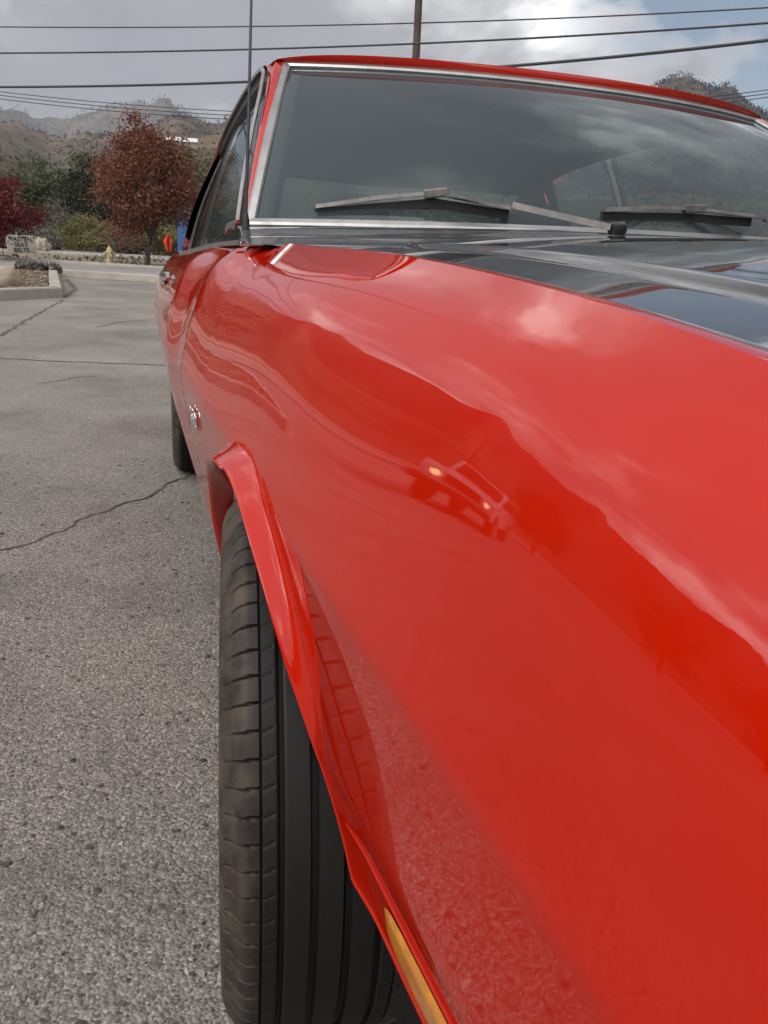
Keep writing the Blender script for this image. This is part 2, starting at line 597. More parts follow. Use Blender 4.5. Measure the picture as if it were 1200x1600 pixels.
kerb([kp(-2.7, 0), kp(24, 0)], 'kerb', 3.3)
kerb([kp(-40, 7.2), kp(30, 7.2)], 'verge_kerb', 5.0, w=0.2, h=0.1)
kerb([kp(-40, 16.5), kp(40, 16.5)], 'street_kerb', 8.0, w=0.4, h=0.13)
# planter island
IA, IB, IC, ID = Vector((-1.47, 15.0, 0)), Vector((-2.33, 22.75, 0)), Vector((-5.6, 25.2, 0)), Vector((-4.2, 11.1, 0))
kerb([ID, IA, IB, IC, ID], 'island_kerb', 3.0, w=0.2, h=0.16)
b = MB()
b.add([(-4.15, 11.25, 0.10), (-1.62, 15.1, 0.10), (-2.45, 22.6, 0.10), (-5.55, 25.0, 0.10)], [(0, 1, 2, 3)])
struct(b.build('planter_bed', 'dirt', smooth=False))


def chips(name, n, place, size, mat, tone, flat=0.35, sides=6, label=None, cat=None):
    """many small stones or chips as one mesh of real pieces"""
    V, Fc, T = [], [], []
    k = sides
    for i in range(n):
        x, y, z, s = place()
        a0 = random.random() * 6.28
        el = random.uniform(0.55, 1.0)
        hh = s * flat * random.uniform(0.6, 1.3)
        tx, ty = random.uniform(-.3, .3), random.uniform(-.3, .3)
        ca, sa = math.cos(a0), math.sin(a0)
        o = len(V)
        rr = [s * random.uniform(0.75, 1.15) for _ in range(k)]
        for lev, (sc, zz) in enumerate(((1.0, -0.15 * s), (0.72, hh))):
            for j in range(k):
                u, v = rr[j] * sc * math.cos(6.283 * j / k), rr[j] * sc * el * math.sin(6.283 * j / k)
                V.append((x + u * ca - v * sa, y + u * sa + v * ca, z + zz + (u * tx + v * ty) * (lev * 0.8)))
        Fc += [(o + j, o + (j + 1) % k, o + k + (j + 1) % k, o + k + j) for j in range(k)] + [tuple(o + k + j for j in range(k))]
        T += [tone()] * (k + 1)
    me = bpy.data.meshes.new(name)
    me.from_pydata(V, [], Fc)
    me.materials.append(MATS[mat])
    a = me.attributes.new('tone', 'FLOAT', 'FACE')
    a.data.foreach_set('value', T)
    me.polygons.foreach_set('use_smooth', [True] * len(Fc))
    me.set_sharp_from_angle(angle=R(50))
    me.update()
    o = link(name, me)
    o['kind'] = 'stuff'
    if label: tag(o, label, cat)
    return o


def peb():
    y = 0.5 * math.exp(random.random() ** 0.9 * 2.1)
    x = random.uniform(-0.75 * y - 0.35, 0.25 * y + 0.35)
    s = min(0.011, 0.0018 + random.expovariate(1 / 0.0012)) * (0.85 + 0.12 * y)
    if random.random() < 0.025: s = random.uniform(0.005, 0.0105)
    return x, y, 0.0, s


chips('asphalt_stones', 30000, peb, 0, 'pebble', lambda: min(1, max(0, random.gauss(0.33, 0.16) if random.random() < 0.8 else random.gauss(0.78, 0.15))), 0.28, 6, 'small pale and grey stones worn out of the asphalt surface', 'stones')


def inq(a, b2, c, d):
    u, v = random.random(), random.random()
    p = (a * (1 - u) + b2 * u) * (1 - v) + (d * (1 - u) + c * u) * v
    return p


QA, QB, QC, QD = Vector((-4.1, 11.5, 0)), Vector((-1.72, 15.05, 0)), Vector((-2.55, 22.4, 0)), Vector((-5.4, 24.7, 0))


def mul():
    p = inq(QA, QB, QC, QD)
    return p.x, p.y, 0.105, random.uniform(0.02, 0.06)


chips('mulch_chips', 9000, mul, 0, 'mulch', lambda: random.random() ** 1.2, 0.4, 5, 'tan bark and gravel chips filling the planter island', 'mulch')


def crack(pts, w, name='crack', mat='crack_fill', jit=1.0):
    pts = [Vector(p) for p in pts]
    fine = []
    for p, q in zip(pts[:-1], pts[1:]):
        n = max(2, int((q - p).length / (0.03 * max(1, p.y / 4))))
        fine += [p.lerp(q, i / n) for i in range(n)]
    fine.append(pts[-1])
    vs, fs = [], []
    for i, p in enumerate(fine):
        d = (fine[min(i + 1, len(fine) - 1)] - fine[max(i - 1, 0)]).normalized()
        s = Vector((-d.y, d.x, 0))
        off = (noise.noise(p * 6) * 0.03 + noise.noise(p * 31) * 0.010) * jit
        ww = w * (0.55 + 0.9 * abs(noise.noise(p * 9 + Vector((5, 0, 0)))) + 0.3 * random.random())
        if i in (0, len(fine) - 1): ww *= 0.15
        for sg in (-1, 1):
            q = p + s * (off + sg * ww)
            vs.append((q.x, q.y, 0.003))
        if i: fs.append((2 * i - 2, 2 * i - 1, 2 * i + 1, 2 * i))
    b = MB().add(vs, fs)
    return b.build(name, mat, lot, smooth=False, loc=(0, 0, 0))


def gpts(*px): return [at(x, y, z=0) for x, y in px]


crack(gpts((-120, 905), (0, 862), (100, 830), (200, 785), (300, 742), (420, 690)), 0.005, jit=1.6)
crack(gpts((-100, 556), (60, 563), (130, 566), (250, 571), (420, 582)), 0.016, jit=1.5)
crack(gpts((100, 468), (60, 490), (0, 525), (-60, 550)), 0.02, jit=2)
crack(gpts((100, 466), (118, 452), (104, 436)), 0.05)
crack(gpts((150, 512), (190, 503), (240, 500)), 0.012)
crack(gpts((60, 600), (120, 590), (160, 588)), 0.006)
# ------------------------------------------------------------------ the red car (long axis along +Y, front towards -Y)
XC = 0.905                                  # centre plane
car = empty('coupe', (XC, 2.45, 0), 'red two-door coupe with black hood and whip antenna parked on the asphalt', 'car', world=True)
FA, RA, AR, WR = 1.03, 3.87, 0.37, 0.33      # axles, arch radius, wheel radius

crease_x = spl([-.05, .1, .25, .386, .489, .60, .70, .82, 1.03, 1.4, 1.8, 2.2, 2.6, 3.0, 3.5, 4.2, 4.8, 5.35], [.235, .194, .167, .1485, .1365, .1245, .1145, .1040, .0885, .060, .032, .006, -.01, -.02, -.026, -.02, .02, .10])
crease_z = spl([-.05, .1, .25, .386, .489, .60, .82, 1.03, 1.4, 1.8, 3.0, 5.35], [.62, .642, .660, .674, .682, .687, .694, .702, .705, .705, .715, .70])
crest_x = spl([-.05, .2, .4, .7, 1.0, 1.3, 1.6, 1.8], [.315, .292, .275, .261, .242, .221, .203, .196])
crest_z = spl([-.05, .1, .25, .354, .406, .473, .559, .676, .844, 1.0, 1.3, 1.6, 1.8], [.852, .873, .892, .905, .911, .918, .925, .932, .940, .945, .948, .951, .952])
belt_x = spl([1.8, 2.2, 3.0, 3.6, 4.4, 5.35], [.148, .125, .095, .07, .10, .20])
belt_z = spl([1.8, 2.2, 3.0, 3.6, 4.4, 5.35], [.944, .936, .912, .893, .90, .88])
KY = [-.05, .3, .6, 1.0, 1.4, 1.8, 2.4, 5.35]
PHI0 = spl(KY, [5.5, 8.5, 15.25, 14.25, 15.5, 11, 10, 10])          # lean of the flank above the crease
LEN_A = spl(KY, [.07, .19, .215, .208, .20, .20, .11, .10])
LEN_B = spl(KY, [.045, .088, .105, .12, .12, .09, .075, .075])
CREST_SLOPE = 24


def lower_x(y, z):
    xc, zc = float(crease_x(y)), float(crease_z(y))
    d = max(0.0, zc - z)
    rear = 0.04 * (d / 0.28) ** 1.5 + 0.06 * d
    zf = 0.515                                           # fold line ahead of the wheel
    front = 0.012 * min(1.0, (zc - z) / (zc - zf)) if zc > zf else 0.0
    if z < zf:
        e = zf - z
        front += (0.010 * min(1, e / 0.014) + 0.05 * max(0, e - 0.014)) * (1 - float(sstep(0.60, 0.74, y)))
    front += 0.014 * float(sstep(0.0, 0.14, 0.54 - z)) * (1 - float(sstep(0.70, 0.95, y)))
    w = float(sstep(0.62, 1.08, y))
    return xc + front * (1 - w) + rear * w


def section(y, n_up=90, n_lo=120, zmin=0.2):
    """one cross-section of the body side, crest (or belt) -> sill, as dense (x, z)"""
    p0 = np.array([crease_x(y), crease_z(y)])
    ph = R(float(PHI0(y)))
    if y < 1.8:
        p3 = np.array([crest_x(y), crest_z(y)])
        da = CREST_SLOPE + 5 * float(sstep(0.8, 1.4, y)) - 21 * float(sstep(1.5, 1.8, y))
    else:
        p3 = np.array([belt_x(y), belt_z(y)])
        da = 16
    d3 = np.array([math.cos(R(da)), math.sin(R(da))]) * float(LEN_B(y))
    p1 = p0 + np.array([math.sin(ph), math.cos(ph)]) * float(LEN_A(y))
    p2 = p3 - d3
    t = np.linspace(1, 0, n_up)[:, None]
    up = (1 - t)**3 * p0 + 3 * (1 - t)**2 * t * p1 + 3 * (1 - t) * t * t * p2 + t**3 * p3
    zs = np.linspace(p0[1], zmin, n_lo)[1:]
    lo = np.array([[lower_x(y, z), z] for z in zs])
    P = np.vstack([up, lo])
    # roll the hard crease a little, as pressed sheet metal is
    seg = np.hypot(*np.diff(P, axis=0).T)
    s = np.concatenate([[0], np.cumsum(seg)])
    u = np.arange(0, s[-1], 0.002)
    Q = np.stack([np.interp(u, s, P[:, 0]), np.interp(u, s, P[:, 1])], 1)
    k = np.exp(-0.5 * (np.arange(-6, 7) / 2.4) ** 2)
    k /= k.sum()
    E_ = np.pad(Q, ((6, 6), (0, 0)), mode='reflect', reflect_type='odd')
    S_ = np.stack([np.convolve(E_[:, i], k, 'valid') for i in range(2)], 1)
    if 1.8 <= y < 2.25:                          # the door starts flush with the fender and eases into its own shape
        w = float(sstep(1.8, 2.25, y))
        F_ = section(1.79999, n_up, n_lo, zmin)
        i0 = int(np.argmax(F_[:, 0] <= p3[0]))
        out = []
        for A_ in (F_[i0:], S_):
            l_ = np.concatenate([[0], np.cumsum(np.hypot(*np.diff(A_, axis=0).T))])
            u = np.linspace(0, l_[-1], 330)
            out.append(np.stack([np.interp(u, l_, A_[:, 0]), np.interp(u, l_, A_[:, 1])], 1))
        S_ = out[0] * (1 - w) + out[1] * w
    return S_


LIP_A = [0, 14, 28, 46, 75, 90, 97, 114, 126, 141, 154, 165, 180]            # angle from the rear, over the top, to the front
LIP_X = [.110, .094, .074, .062, .054, .060, .067, .076, .087, .105, .130, .156, .172]
_ang = np.linspace(0, 180, 61)
LIP_F = []
for a_ in _ang:
    yl, zl = FA + AR * math.cos(R(a_)), 0.33 + AR * math.sin(R(a_))
    Q_ = section(yl)
    LIP_F.append(float(np.interp(-zl, -Q_[:, 1], Q_[:, 0])) - float(spl(LIP_A, LIP_X)(a_)))
LIP_F = np.convolve(np.pad(np.clip(LIP_F, 0.004, 0.06), 3, mode='edge'), np.ones(7) / 7, 'valid') * (1 - sstep(138, 164, _ang))


def sill(y):
    if y < FA: return 0.402
    return 0.28


def bottom(y):
    zb = sill(y)
    for c in (FA, RA):
        e = abs(y - c) - AR
        if e < 0.25:
            za = 0.33 + math.sqrt(AR * AR - (y - c) ** 2) if e < 0 else 0.33 - 2.0 * e
            zb = 0.5 * (zb + za + math.sqrt((za - zb) ** 2 + 0.0016)) if y < FA else max(zb, za)
    return zb


def flare(y, z):
    for c, amp in ((FA, 1.0), (RA, 0.10)):
        dy, dz = y - c, z - 0.33
        rr = math.hypot(dy, dz) - AR
        if rr < 0.10 and dz > -0.1:
            a = math.degrees(math.atan2(dz, dy))
            A = np.interp(a, _ang, LIP_F) * amp
            q = max(0.0, 1 - max(rr, 0) / 0.021)
            return A * (q ** 1.7)
    return 0.0


def side_panel(y0, y1, n, rows=170):
    ys = set(np.linspace(y0, y1, n).tolist())
    for c in (FA, RA):
        for th in np.linspace(-90, 90, 121):
            yy = c + AR * math.sin(R(th)) * 0.99999
            if y0 < yy < y1: ys.add(yy)
        for e in (c - AR - 1e-4, c + AR + 1e-4):
            if y0 < e < y1: ys.add(e)
    ys = sorted(ys)
    keep = [ys[0]]
    for y in ys[1:]:
        if y - keep[-1] > 4e-5: keep.append(y)
    ys = keep
    G = np.zeros((len(ys), rows + 5, 3))
    for i, y in enumerate(ys):
        Q = section(y)
        zb = bottom(y)
        s = np.concatenate([[0], np.cumsum(np.hypot(*np.diff(Q, axis=0).T))])
        j = np.argmax(Q[:, 1] <= zb) if (Q[:, 1] <= zb).any() else len(Q) - 1
        f = (Q[j - 1, 1] - zb) / max(1e-9, Q[j - 1, 1] - Q[j, 1])
        se = s[j - 1] + f * (s[j] - s[j - 1])
        u = np.linspace(0, se, rows)
        xs, zs = np.interp(u, s, Q[:, 0]), np.interp(u, s, Q[:, 1])
        xs = xs - np.array([flare(y, z) for z in zs])
        G[i, :rows, 0], G[i, :rows, 1], G[i, :rows, 2] = xs, y, zs
        # rolled return flange along the opening or sill
        gr = max(-60.0, min(60.0, (bottom(y + 4e-4) - bottom(y - 4e-4)) / 8e-4))
        dy, dz = gr / math.hypot(gr, 1), -1 / math.hypot(gr, 1)
        for q, (ix, ir) in enumerate(((-.0015, .002), (.0, .0045), (.003, .0065), (.010, .0075), (.034, .0075))):
            G[i, rows + q] = (xs[-1] + ix, y + dy * ir, zs[-1] + dz * ir)
    return G


def mirror(G):
    H = G.copy()
    H[..., 0] = 2 * XC - H[..., 0]
    return H


Gf = side_panel(-0.03, 1.795, 300)
Gd = side_panel(1.800, 3.05, 130, 120)
Gq = side_panel(3.055, 5.30, 200, 120)


def crest_lip(y0, y1, n):
    """fender top inboard of its crest, down to the hood gap"""
    G = np.zeros((n, 9, 3))
    for i, y in enumerate(np.linspace(y0, y1, n)):
        x, z = float(crest_x(y)), float(crest_z(y))
        for j, (dx, dz) in enumerate(((0, 0), (.007, .0004), (.014, .0002), (.020, -.0010), (.025, -.003), (.0285, -.006), (.0302, -.0095), (.0305, -.014), (.0305, -.04))):
            G[i, j] = (x + dx, y, z + dz)
    return G


for side, flip in ((0, False), (1, True)):
    T = (lambda g: mirror(g)) if side else (lambda g: g)
    b = MB()
    b.grid(T(Gf), flip)
    b.grid(T(crest_lip(-0.03, 1.72, 200)), not flip)
    fen = b.build('front_fender', 'red_paint', car, angle=60)
    bmq = bmesh.new(); bmq.from_mesh(fen.data)
    bmesh.ops.remove_doubles(bmq, verts=bmq.verts, dist=2e-5)
    bmq.to_mesh(fen.data); bmq.free()
    if not side: fender = fen
    b = MB(); b.grid(T(Gd), flip)
    door = b.build('door', 'red_paint', car, angle=60)
    b = MB(); b.grid(T(Gq), flip)
    b.build('quarter_panel', 'red_paint', car, angle=60)
    # shut-line backing and inner structure so that gaps read dark
    for gy in (1.7975, 3.0525):
        P = []
        for (x, z) in section(gy)[::6]:
            P.append([(x + 0.012, gy - 0.02, z - 0.004), (x + 0.012, gy + 0.02, z - 0.004)])
        b = MB(); b.grid(T(np.array(P)))
        b.build('door_jamb', 'underbody', car)
    # wheel wells
    for c in (FA, RA):
        b = MB()
        P = []
        for th in np.linspace(-12, 192, 40):
            yy, zz_ = c + 0.40 * math.cos(R(th)), 0.33 + 0.40 * math.sin(R(th))
            P.append([(0.195 if c == FA else 0.10, yy, zz_), (0.36, yy, zz_)])
        b.grid(T(np.array(P)))
        th = np.linspace(-12, 192, 40)
        ring = np.array([[(0.36, c + 0.40 * math.cos(R(t)), 0.33 + 0.40 * math.sin(R(t))), (0.36, c, 0.2)] for t in th])
        b.grid(T(ring))
        b.build('wheel_well', 'underbody', car)
    # door handle: chrome paddle with its finger recess below
    hx = lambda x: 2 * XC - x if side else x
    hb = MB()
    hy, hz = 2.93, 0.84
    hp = []
    for t in np.linspace(-1, 1, 13):
        ww = 0.012 * math.sqrt(max(0, 1 - abs(t) ** 3)) + 0.002
        yy = hy + t * 0.11
        Q = section(yy); xs = float(np.interp(-hz, -Q[:, 1], Q[:, 0]))
        hp.append([(hx(xs - 0.022 + 0.014 * abs(t) ** 2), yy, hz + ww), (hx(xs - 0.030 + 0.020 * abs(t) ** 2), yy, hz), (hx(xs - 0.022 + 0.014 * abs(t) ** 2), yy, hz - ww), (hx(xs), yy, hz - ww), (hx(xs), yy, hz + ww)])
    Gh = np.array(hp)
    hb.grid(np.concatenate([Gh, Gh[:, :1]], 1))
    hb.build('door_handle', 'chrome', door)
    b = MB()
    Q = section(2.93); xs = float(np.interp(-hz, -Q[:, 1], Q[:, 0]))
    x0, x1 = sorted((hx(xs - 0.014), hx(xs + 0.004)))
    b.box((x0, 2.89, hz - 0.04), (x1, 2.97, hz - 0.010))
    b.build('handle_recess', 'black_plastic', door, smooth=False, bevel=0.003)

for side in (0, 1):
    x0, x1 = (0.142, 0.232) if not side else (2 * XC - 0.232, 2 * XC - 0.142)
    b = MB(); b.box((x0, 1.80, 0.86), (x1, 1.835, 0.936)); b.build('cowl_side', 'red_paint', car, bevel=0.008, angle=60)
# ---- badge numerals on the fender behind the wheel
fc = bpy.data.curves.new('badge', 'FONT')
fc.body = '350'
fc.size = 0.050
fc.extrude = 0.0010
fc.bevel_depth = 0.0007
fc.shear = 0.25
fc.align_x = 'CENTER'
tmp = bpy.data.objects.new('badge_tmp', fc)
COL.objects.link(tmp)
bpy.context.view_layer.update()
me = bpy.data.meshes.new_from_object(tmp.evaluated_get(bpy.context.evaluated_depsgraph_get()))
bpy.data.objects.remove(tmp)
for v in me.vertices:
    lx, ly, lz = v.co                       # reads from the rear towards the front on this side
    yy, zz_ = 1.60 - lx * 1.35, 0.632 + ly
    Q = section(yy); xs = float(np.interp(-zz_, -Q[:, 1], Q[:, 0]))
    v.co = (xs - 0.0035 - lz, yy, zz_)
me.materials.clear()
me.materials.append(MATS['badge_metal'])
o = link('badge_numeral', me, fender)
# amber side marker set in the tucked lower fender, ahead of the wheel
G = []
for y in np.linspace(0.27, 0.58, 32):
    e = math.sqrt(max(0, 1 - (abs(y - 0.425) / 0.1551) ** 8))
    row = []
    for t in np.linspace(-1, 1, 9):
        z = 0.436 + t * 0.021 * max(0.25, e)
        row.append((lower_x(y, z) - 0.0045 * (1 - 0.8 * t ** 6) * e - 0.0008, y, z))
    G.append(row)
lens = MB().grid(np.array(G)).build('side_marker', 'amber_lens_dusty', car)
tag(lens, 'amber side marker lens low on the fender ahead of the wheel')
rp_ = [(lower_x(y, .466) - 0.0004, y, .466) for y in np.linspace(0.24, 0.66, 40)]
MB().tube(rp_, [0.0004 + 0.0022 * math.sin(math.pi * k / 39) ** 0.5 for k in range(40)], 6).build('marker_bezel', 'red_paint', lens)

# ---- hood and cowl
def hood_z(x, y):
    s = abs(x - XC)                          # distance from the centre line
    edge = XC - (float(crest_x(y)) + 0.0355)
    ze = float(crest_z(y)) - 0.010
    w = edge - s                             # in from the edge
    crown = 0.050 * (1 - (s / edge) ** 2) * (0.6 + 0.4 * float(sstep(0.1, 1.4, y)))
    step = 0.0045 * float(sstep(0.125, 0.142, w)) - 0.003 * math.exp(-((w - 0.12) / 0.012) ** 2)
    drop = -0.010 * float(sstep(0.012, 0.0, w))
    return ze + crown * 0.92 + step + drop


def ws_base_y(x): return 1.545 + 0.205 * (abs(x - XC) / 0.765) ** 2.2


def hood_rear(x): return ws_base_y(x) - 0.14 - 0.02 * (abs(x - XC) / 0.6) ** 2


nx, ny = 170, 150
G = np.zeros((nx, ny, 3))
for i in range(nx):
    s = -1 + 2 * i / (nx - 1)
    s = math.copysign(abs(s) ** 0.85, s)
    for j in range(ny):
        t = j / (ny - 1)
        for _ in range(2):
            y = 0.02 + (hood_rear(XC + s * 0.54) - 0.02) * t
            edge = XC - (float(crest_x(y)) + 0.036)
        x = XC + s * edge
        z = hood_z(x, y) - 0.012 * (t > 0.999) - 0.004 * float(sstep(0.985, 1.0, t))
        G[i, j] = (x, y, z)
hd = MB().grid(G, True).build('hood', 'black_paint', car, angle=70)
# cowl panel with louvre slots between hood and windshield
G = np.zeros((120, 14, 3))
for i in range(120):
    s = -1 + 2 * i / 119
    for j in range(14):
        t = j / 13
        y0, y1 = hood_rear(XC + s * 0.58) - 0.03, ws_base_y(XC + s * 0.77) + 0.01
        y = y0 + (y1 - y0) * t
        x = XC + s * (0.60 + 0.165 * float(sstep(-0.1, 0.5, t)))
        z = 0.944 + 0.020 * (1 - s * s) + 0.034 * t - 0.010 * math.sin(math.pi * min(1, t * 1.2)) + 0.0022 * math.sin(t * 25)
        G[i, j] = (x, y, z)
cowl = MB().grid(G, True).build('cowl', 'black_paint', car)

# ---- glasshouse
def wbase(s):  # s -1..1 across
    x = XC + s * 0.742
    return Vector((x, ws_base_y(x) + 0.012, 0.992 - 0.010 * s * s))


def whead(s):
    x = XC + s * 0.614
    return Vector((x, 2.10 + 0.15 * abs(s) ** 2.2, 1.340))


nu, nv = 60, 24
G = np.zeros((nu, nv, 3))
for i in range(nu):
    s = -1 + 2 * i / (nu - 1)
    p, q = wbase(s), whead(s)
    for j in range(nv):
        t = j / (nv - 1)
        c = p.lerp(q, t) + Vector((0, -0.6, 0.75)) * 0.035 * 4 * t * (1 - t) * (1 - 0.3 * s * s)
        G[i, j] = c
MB().grid(G, True).build('windshield', 'windshield_glass', car)
WS = G


def ring(i0, j0, inset=0.0):
    pass


def path(ix): return [Vector(WS[i, j]) for i, j in ix]


fwd = Vector((0, -0.6, 0.8))
lw = path([(0, j) for j in range(nv)])
rw = path([(nu - 1, j) for j in range(nv)])
tw = path([(i, nv - 1) for i in range(nu)])
bw = path([(i, 0) for i in range(nu)])
flat = lambda w, h: [(-w, -0.004), (-w, h * 0.6), (-w * 0.6, h), (w * 0.6, h), (w, h * 0.6), (w, -0.004)]
for nm, pp in (('windshield_trim', lw), ('windshield_trim', rw), ('windshield_trim', tw), ('windshield_trim', bw)):
    MB().strip(pp, flat(0.0095, 0.009), tuple(fwd)).build(nm, 'dull_trim', car, angle=40)
ins = 0.024
for pp, off in ((lw, Vector((ins, 0, 0))), (rw, Vector((-ins, 0, 0))), (tw, Vector((0, -ins * 0.8, -ins * 0.7)))):
    MB().strip([p + off for p in pp], flat(0.013, 0.004), tuple(fwd)).build('windshield_seal', 'black_rubber', car)

# roof rail polyline on the visible side: pillar foot, header, along the roof, down the rear pillar
RAIL = [(0.150, 1.79, 0.955), (0.172, 1.90, 1.055), (0.202, 2.03, 1.165), (0.232, 2.15, 1.262), (0.250, 2.26, 1.322), (0.256, 2.42, 1.348), (0.256, 2.70, 1.356), (0.252, 3.0, 1.350), (0.246, 3.3, 1.334), (0.236, 3.6, 1.300),
        (0.222, 3.9, 1.243), (0.200, 4.15, 1.165), (0.172, 4.38, 1.060), (0.145, 4.58, 0.95), (0.13, 4.68, 0.90)]
rt = np.linspace(0, 1, len(RAIL))
RX, RY, RZ = (spl(rt, [p[i] for p in RAIL]) for i in range(3))


def rail(t): return Vector((float(RX(t)), float(RY(t)), float(RZ(t))))


# roof skin: from the header back to the rear window, crowned
T0, T1 = 4.15 / 14, 10.4 / 14
nr, ns = 60, 50
G = np.zeros((nr, ns, 3))
for i in range(nr):
    t = T0 + (T1 - T0) * i / (nr - 1)
    p = rail(t)
    for j in range(ns):
        s = -1 + 2 * j / (ns - 1)
        x = XC + s * (XC - p.x)
        f = 1 - abs(s) ** 2.6
        front = max(0, 1 - i / 10)
        yb = p.y - 0.155 * f * (1 - i / (nr - 1)) + 0.10 * f * (i / (nr - 1))
        z = p.z + (0.036 - 0.014 * (i / (nr - 1)) ** 2) * f + 0.012 * min(1, i / 6) + 0.004
        G[i, j] = (x, yb, z)
roof = MB().grid(G, True).build('roof', 'red_paint', car)
# roof front edge rolled down to the windshield trim
E2 = np.zeros((ns, 5, 3))
for j in range(ns):
    s = -1 + 2 * j / (ns - 1)
    q = whead(s)
    a = Vector(G[0, j])
    c = q + Vector((0, 0.0, 0.008))
    a.z = max(a.z, q.z + 0.026 * (1 - abs(s) ** 8))
    for k in range(5):
        t = k / 4
        E2[j, k] = a.lerp(c, t) + Vector((0, -0.012, 0.010)) * math.sin(math.pi * t)
MB().grid(E2).build('roof_front_edge', 'red_paint', roof)
H = G.copy(); H[..., 2] -= 0.014
H[..., 2] -= 0.02 * np.clip(1 - np.abs(H[..., 0] - XC) / 0.6, 0, 1)
MB().grid(H).build('headliner', 'headliner', car)
for side in (0, 1):
    mx_ = (lambda p: Vector((2 * XC - p.x, p.y, p.z))) if side else (lambda p: p)
    sg = -1 if side else 1
    # front pillar skin: between drip rail and windshield trim
    P = []
    for k in range(25):
        t = k / 24
        a = rail(t * 4.2 / 14)
        w = wbase(-1).lerp(whead(-1), t) + Vector((0, -0.6, 0.75)) * 0.035 * 4 * t * (1 - t) * 0.7
        mid = a.lerp(w, 0.5) + Vector((-0.006, -0.016, 0.012))
        P.append([mx_(a + Vector((0.014, 0.02, -0.004))), mx_(a), mx_(a.lerp(mid, 0.5) + Vector((-0.001, -0.004, 0.0))), mx_(mid), mx_(mid.lerp(w, 0.6) + Vector((0, -0.004, 0.003))), mx_(w + Vector((-0.004, 0.0, -0.004)))])
    MB().grid(np.array([[tuple(q) for q in r] for r in P])).build('front_pillar', 'red_paint', car, angle=50)
    P = []
    for k in range(25):
        t = k / 24
        a = rail(t * 4.2 / 14)
        w = wbase(-1).lerp(whead(-1), t)
        P.append([mx_(a + Vector((0.02, 0.02, -0.006))), mx_(w + Vector((0.05, 0.05, -0.02))), mx_(w + Vector((0.02, 0.03, -0.01)))])
    MB().grid(np.array([[tuple(q) for q in r] for r in P])).build('pillar_lining', 'interior_dark', car)
    # drip rail: bright moulding standing off the roof edge
    pts = [mx_(rail(t) + Vector((-0.010, 0.004, 0.004))) for t in np.linspace(0.02, 0.86, 60)]
    MB().strip(pts, [(-.0035, -.004), (-.004, .003), (-.001, .005), (.003, .004), (.0035, -.003)]).build('drip_rail', 'dull_trim', car)
    # side roof panel and black weatherstrip under the rail
    P = []
    for t in np.linspace(0.02, 0.93, 70):
        a = rail(t)
        fr_p = max(0.0, 1 - t / 0.30) ** 0.5 if t < 0.30 else 0.0          # on the front pillar the seal sits behind the skin
        w1, w2 = Vector((0.002, 0.024, -0.002)), Vector((0.018, 0.036, -0.004))
        P.append([tuple(mx_(a + Vector((0.0, 0, 0.004)).lerp(Vector((0.002, 0.006, -0.002)), fr_p))), tuple(mx_(a + Vector((-0.004, 0, -0.022)).lerp(w1, fr_p))), tuple(mx_(a + Vector((0.016, 0.002, -0.034)).lerp(w2, fr_p))), tuple(mx_(a + Vector((0.05, 0.002, -0.03)).lerp(Vector((0.05, 0.04, -0.01)), fr_p)))])
    MB().grid(np.array(P)).build('window_seal', 'black_rubber', car)
    # rear pillar (sail panel)
    P = []
    for k in range(22):
        t = 9.35 / 14 + (14 / 14 - 9.35 / 14) * k / 21
        a = rail(t)
        u = (a.y - 3.42) / 1.26
        yb = 3.80 + 0.90 * k / 21
        foot = Vector((float(belt_x(min(yb, 5.3))) + 0.01, yb, float(belt_z(min(yb, 5.3)))))
        row = []
        for q in range(10):
            v = q / 9
            c = a.lerp(foot, v) + Vector((-0.020, 0, 0)) * math.sin(math.pi * v)
            row.append(tuple(mx_(c)))
        P.append(row)
    MB().grid(np.array(P)).build('rear_pillar', 'red_paint', car)
    MB().grid(np.array(P) + np.array([-0.022 if side else 0.022, -0.07, -0.012])).build('pillar_lining', 'interior_dark', car)
    # side glass in two panes with chrome edges
    def wtop(t): return rail(t) + Vector((0.012, 0, -0.020))
    def pane(y_a, y_b, nm):
        tt = [t for t in np.linspace(0, 0.8, 200) if y_a <= rail(t).y <= y_b]
        P = []
        for t in tt[::4] + [tt[-1]]:
            a = wtop(t)
            f = Vector((float(belt_x(a.y)) + 0.035, a.y, float(belt_z(a.y)) - 0.005))
            if a.z < f.z + 0.01: a.z = f.z + 0.01
            P.append([tuple(mx_(a.lerp(f, v) + Vector((-0.014, 0, 0)) * math.sin(math.pi * v))) for v in np.linspace(0, 1, 7)])
        g = MB().grid(np.array(P)).build(nm, 'window_glass', car)
        for e in (0, -1):
            MB().strip([Vector(p) for p in P[e]], [(-.009, -.006), (-.009, .006), (.009, .006), (.009, -.006)], (1, 0, 0)).build('window_chrome', 'chrome', g)
        return g
    pane(1.90, 3.10, 'door_window')
    pane(3.14, 3.74, 'quarter_window')
    pts = [mx_(Vector((float(belt_x(y)) + 0.012, y, float(belt_z(y)) + 0.004))) for y in np.linspace(1.84, 3.9, 40)]
    MB().strip(pts, [(-.012, -.004), (-.010, .006), (.010, .006), (.012, -.004)]).build('belt_moulding', 'dull_trim', car)
    # cap filling the top of the door behind the fender
    P = []
    for y in np.linspace(1.80, 4.72, 60):
        yy = min(y, 5.3)
        P.append([tuple(mx_(Vector((float(belt_x(yy)), y, float(belt_z(yy)))))), tuple(mx_(Vector((float(belt_x(yy)) + 0.09, y, float(belt_z(yy)) + 0.002))))])
    MB().grid(np.array(P)).build('door_top', 'red_paint', car)
    # bright corner cap where the window frame meets the pillar foot
    c0 = [at(355, 361, y=1.90), at(359, 353, y=1.88), at(366, 350, y=1.86), at(371, 353, y=1.84)]
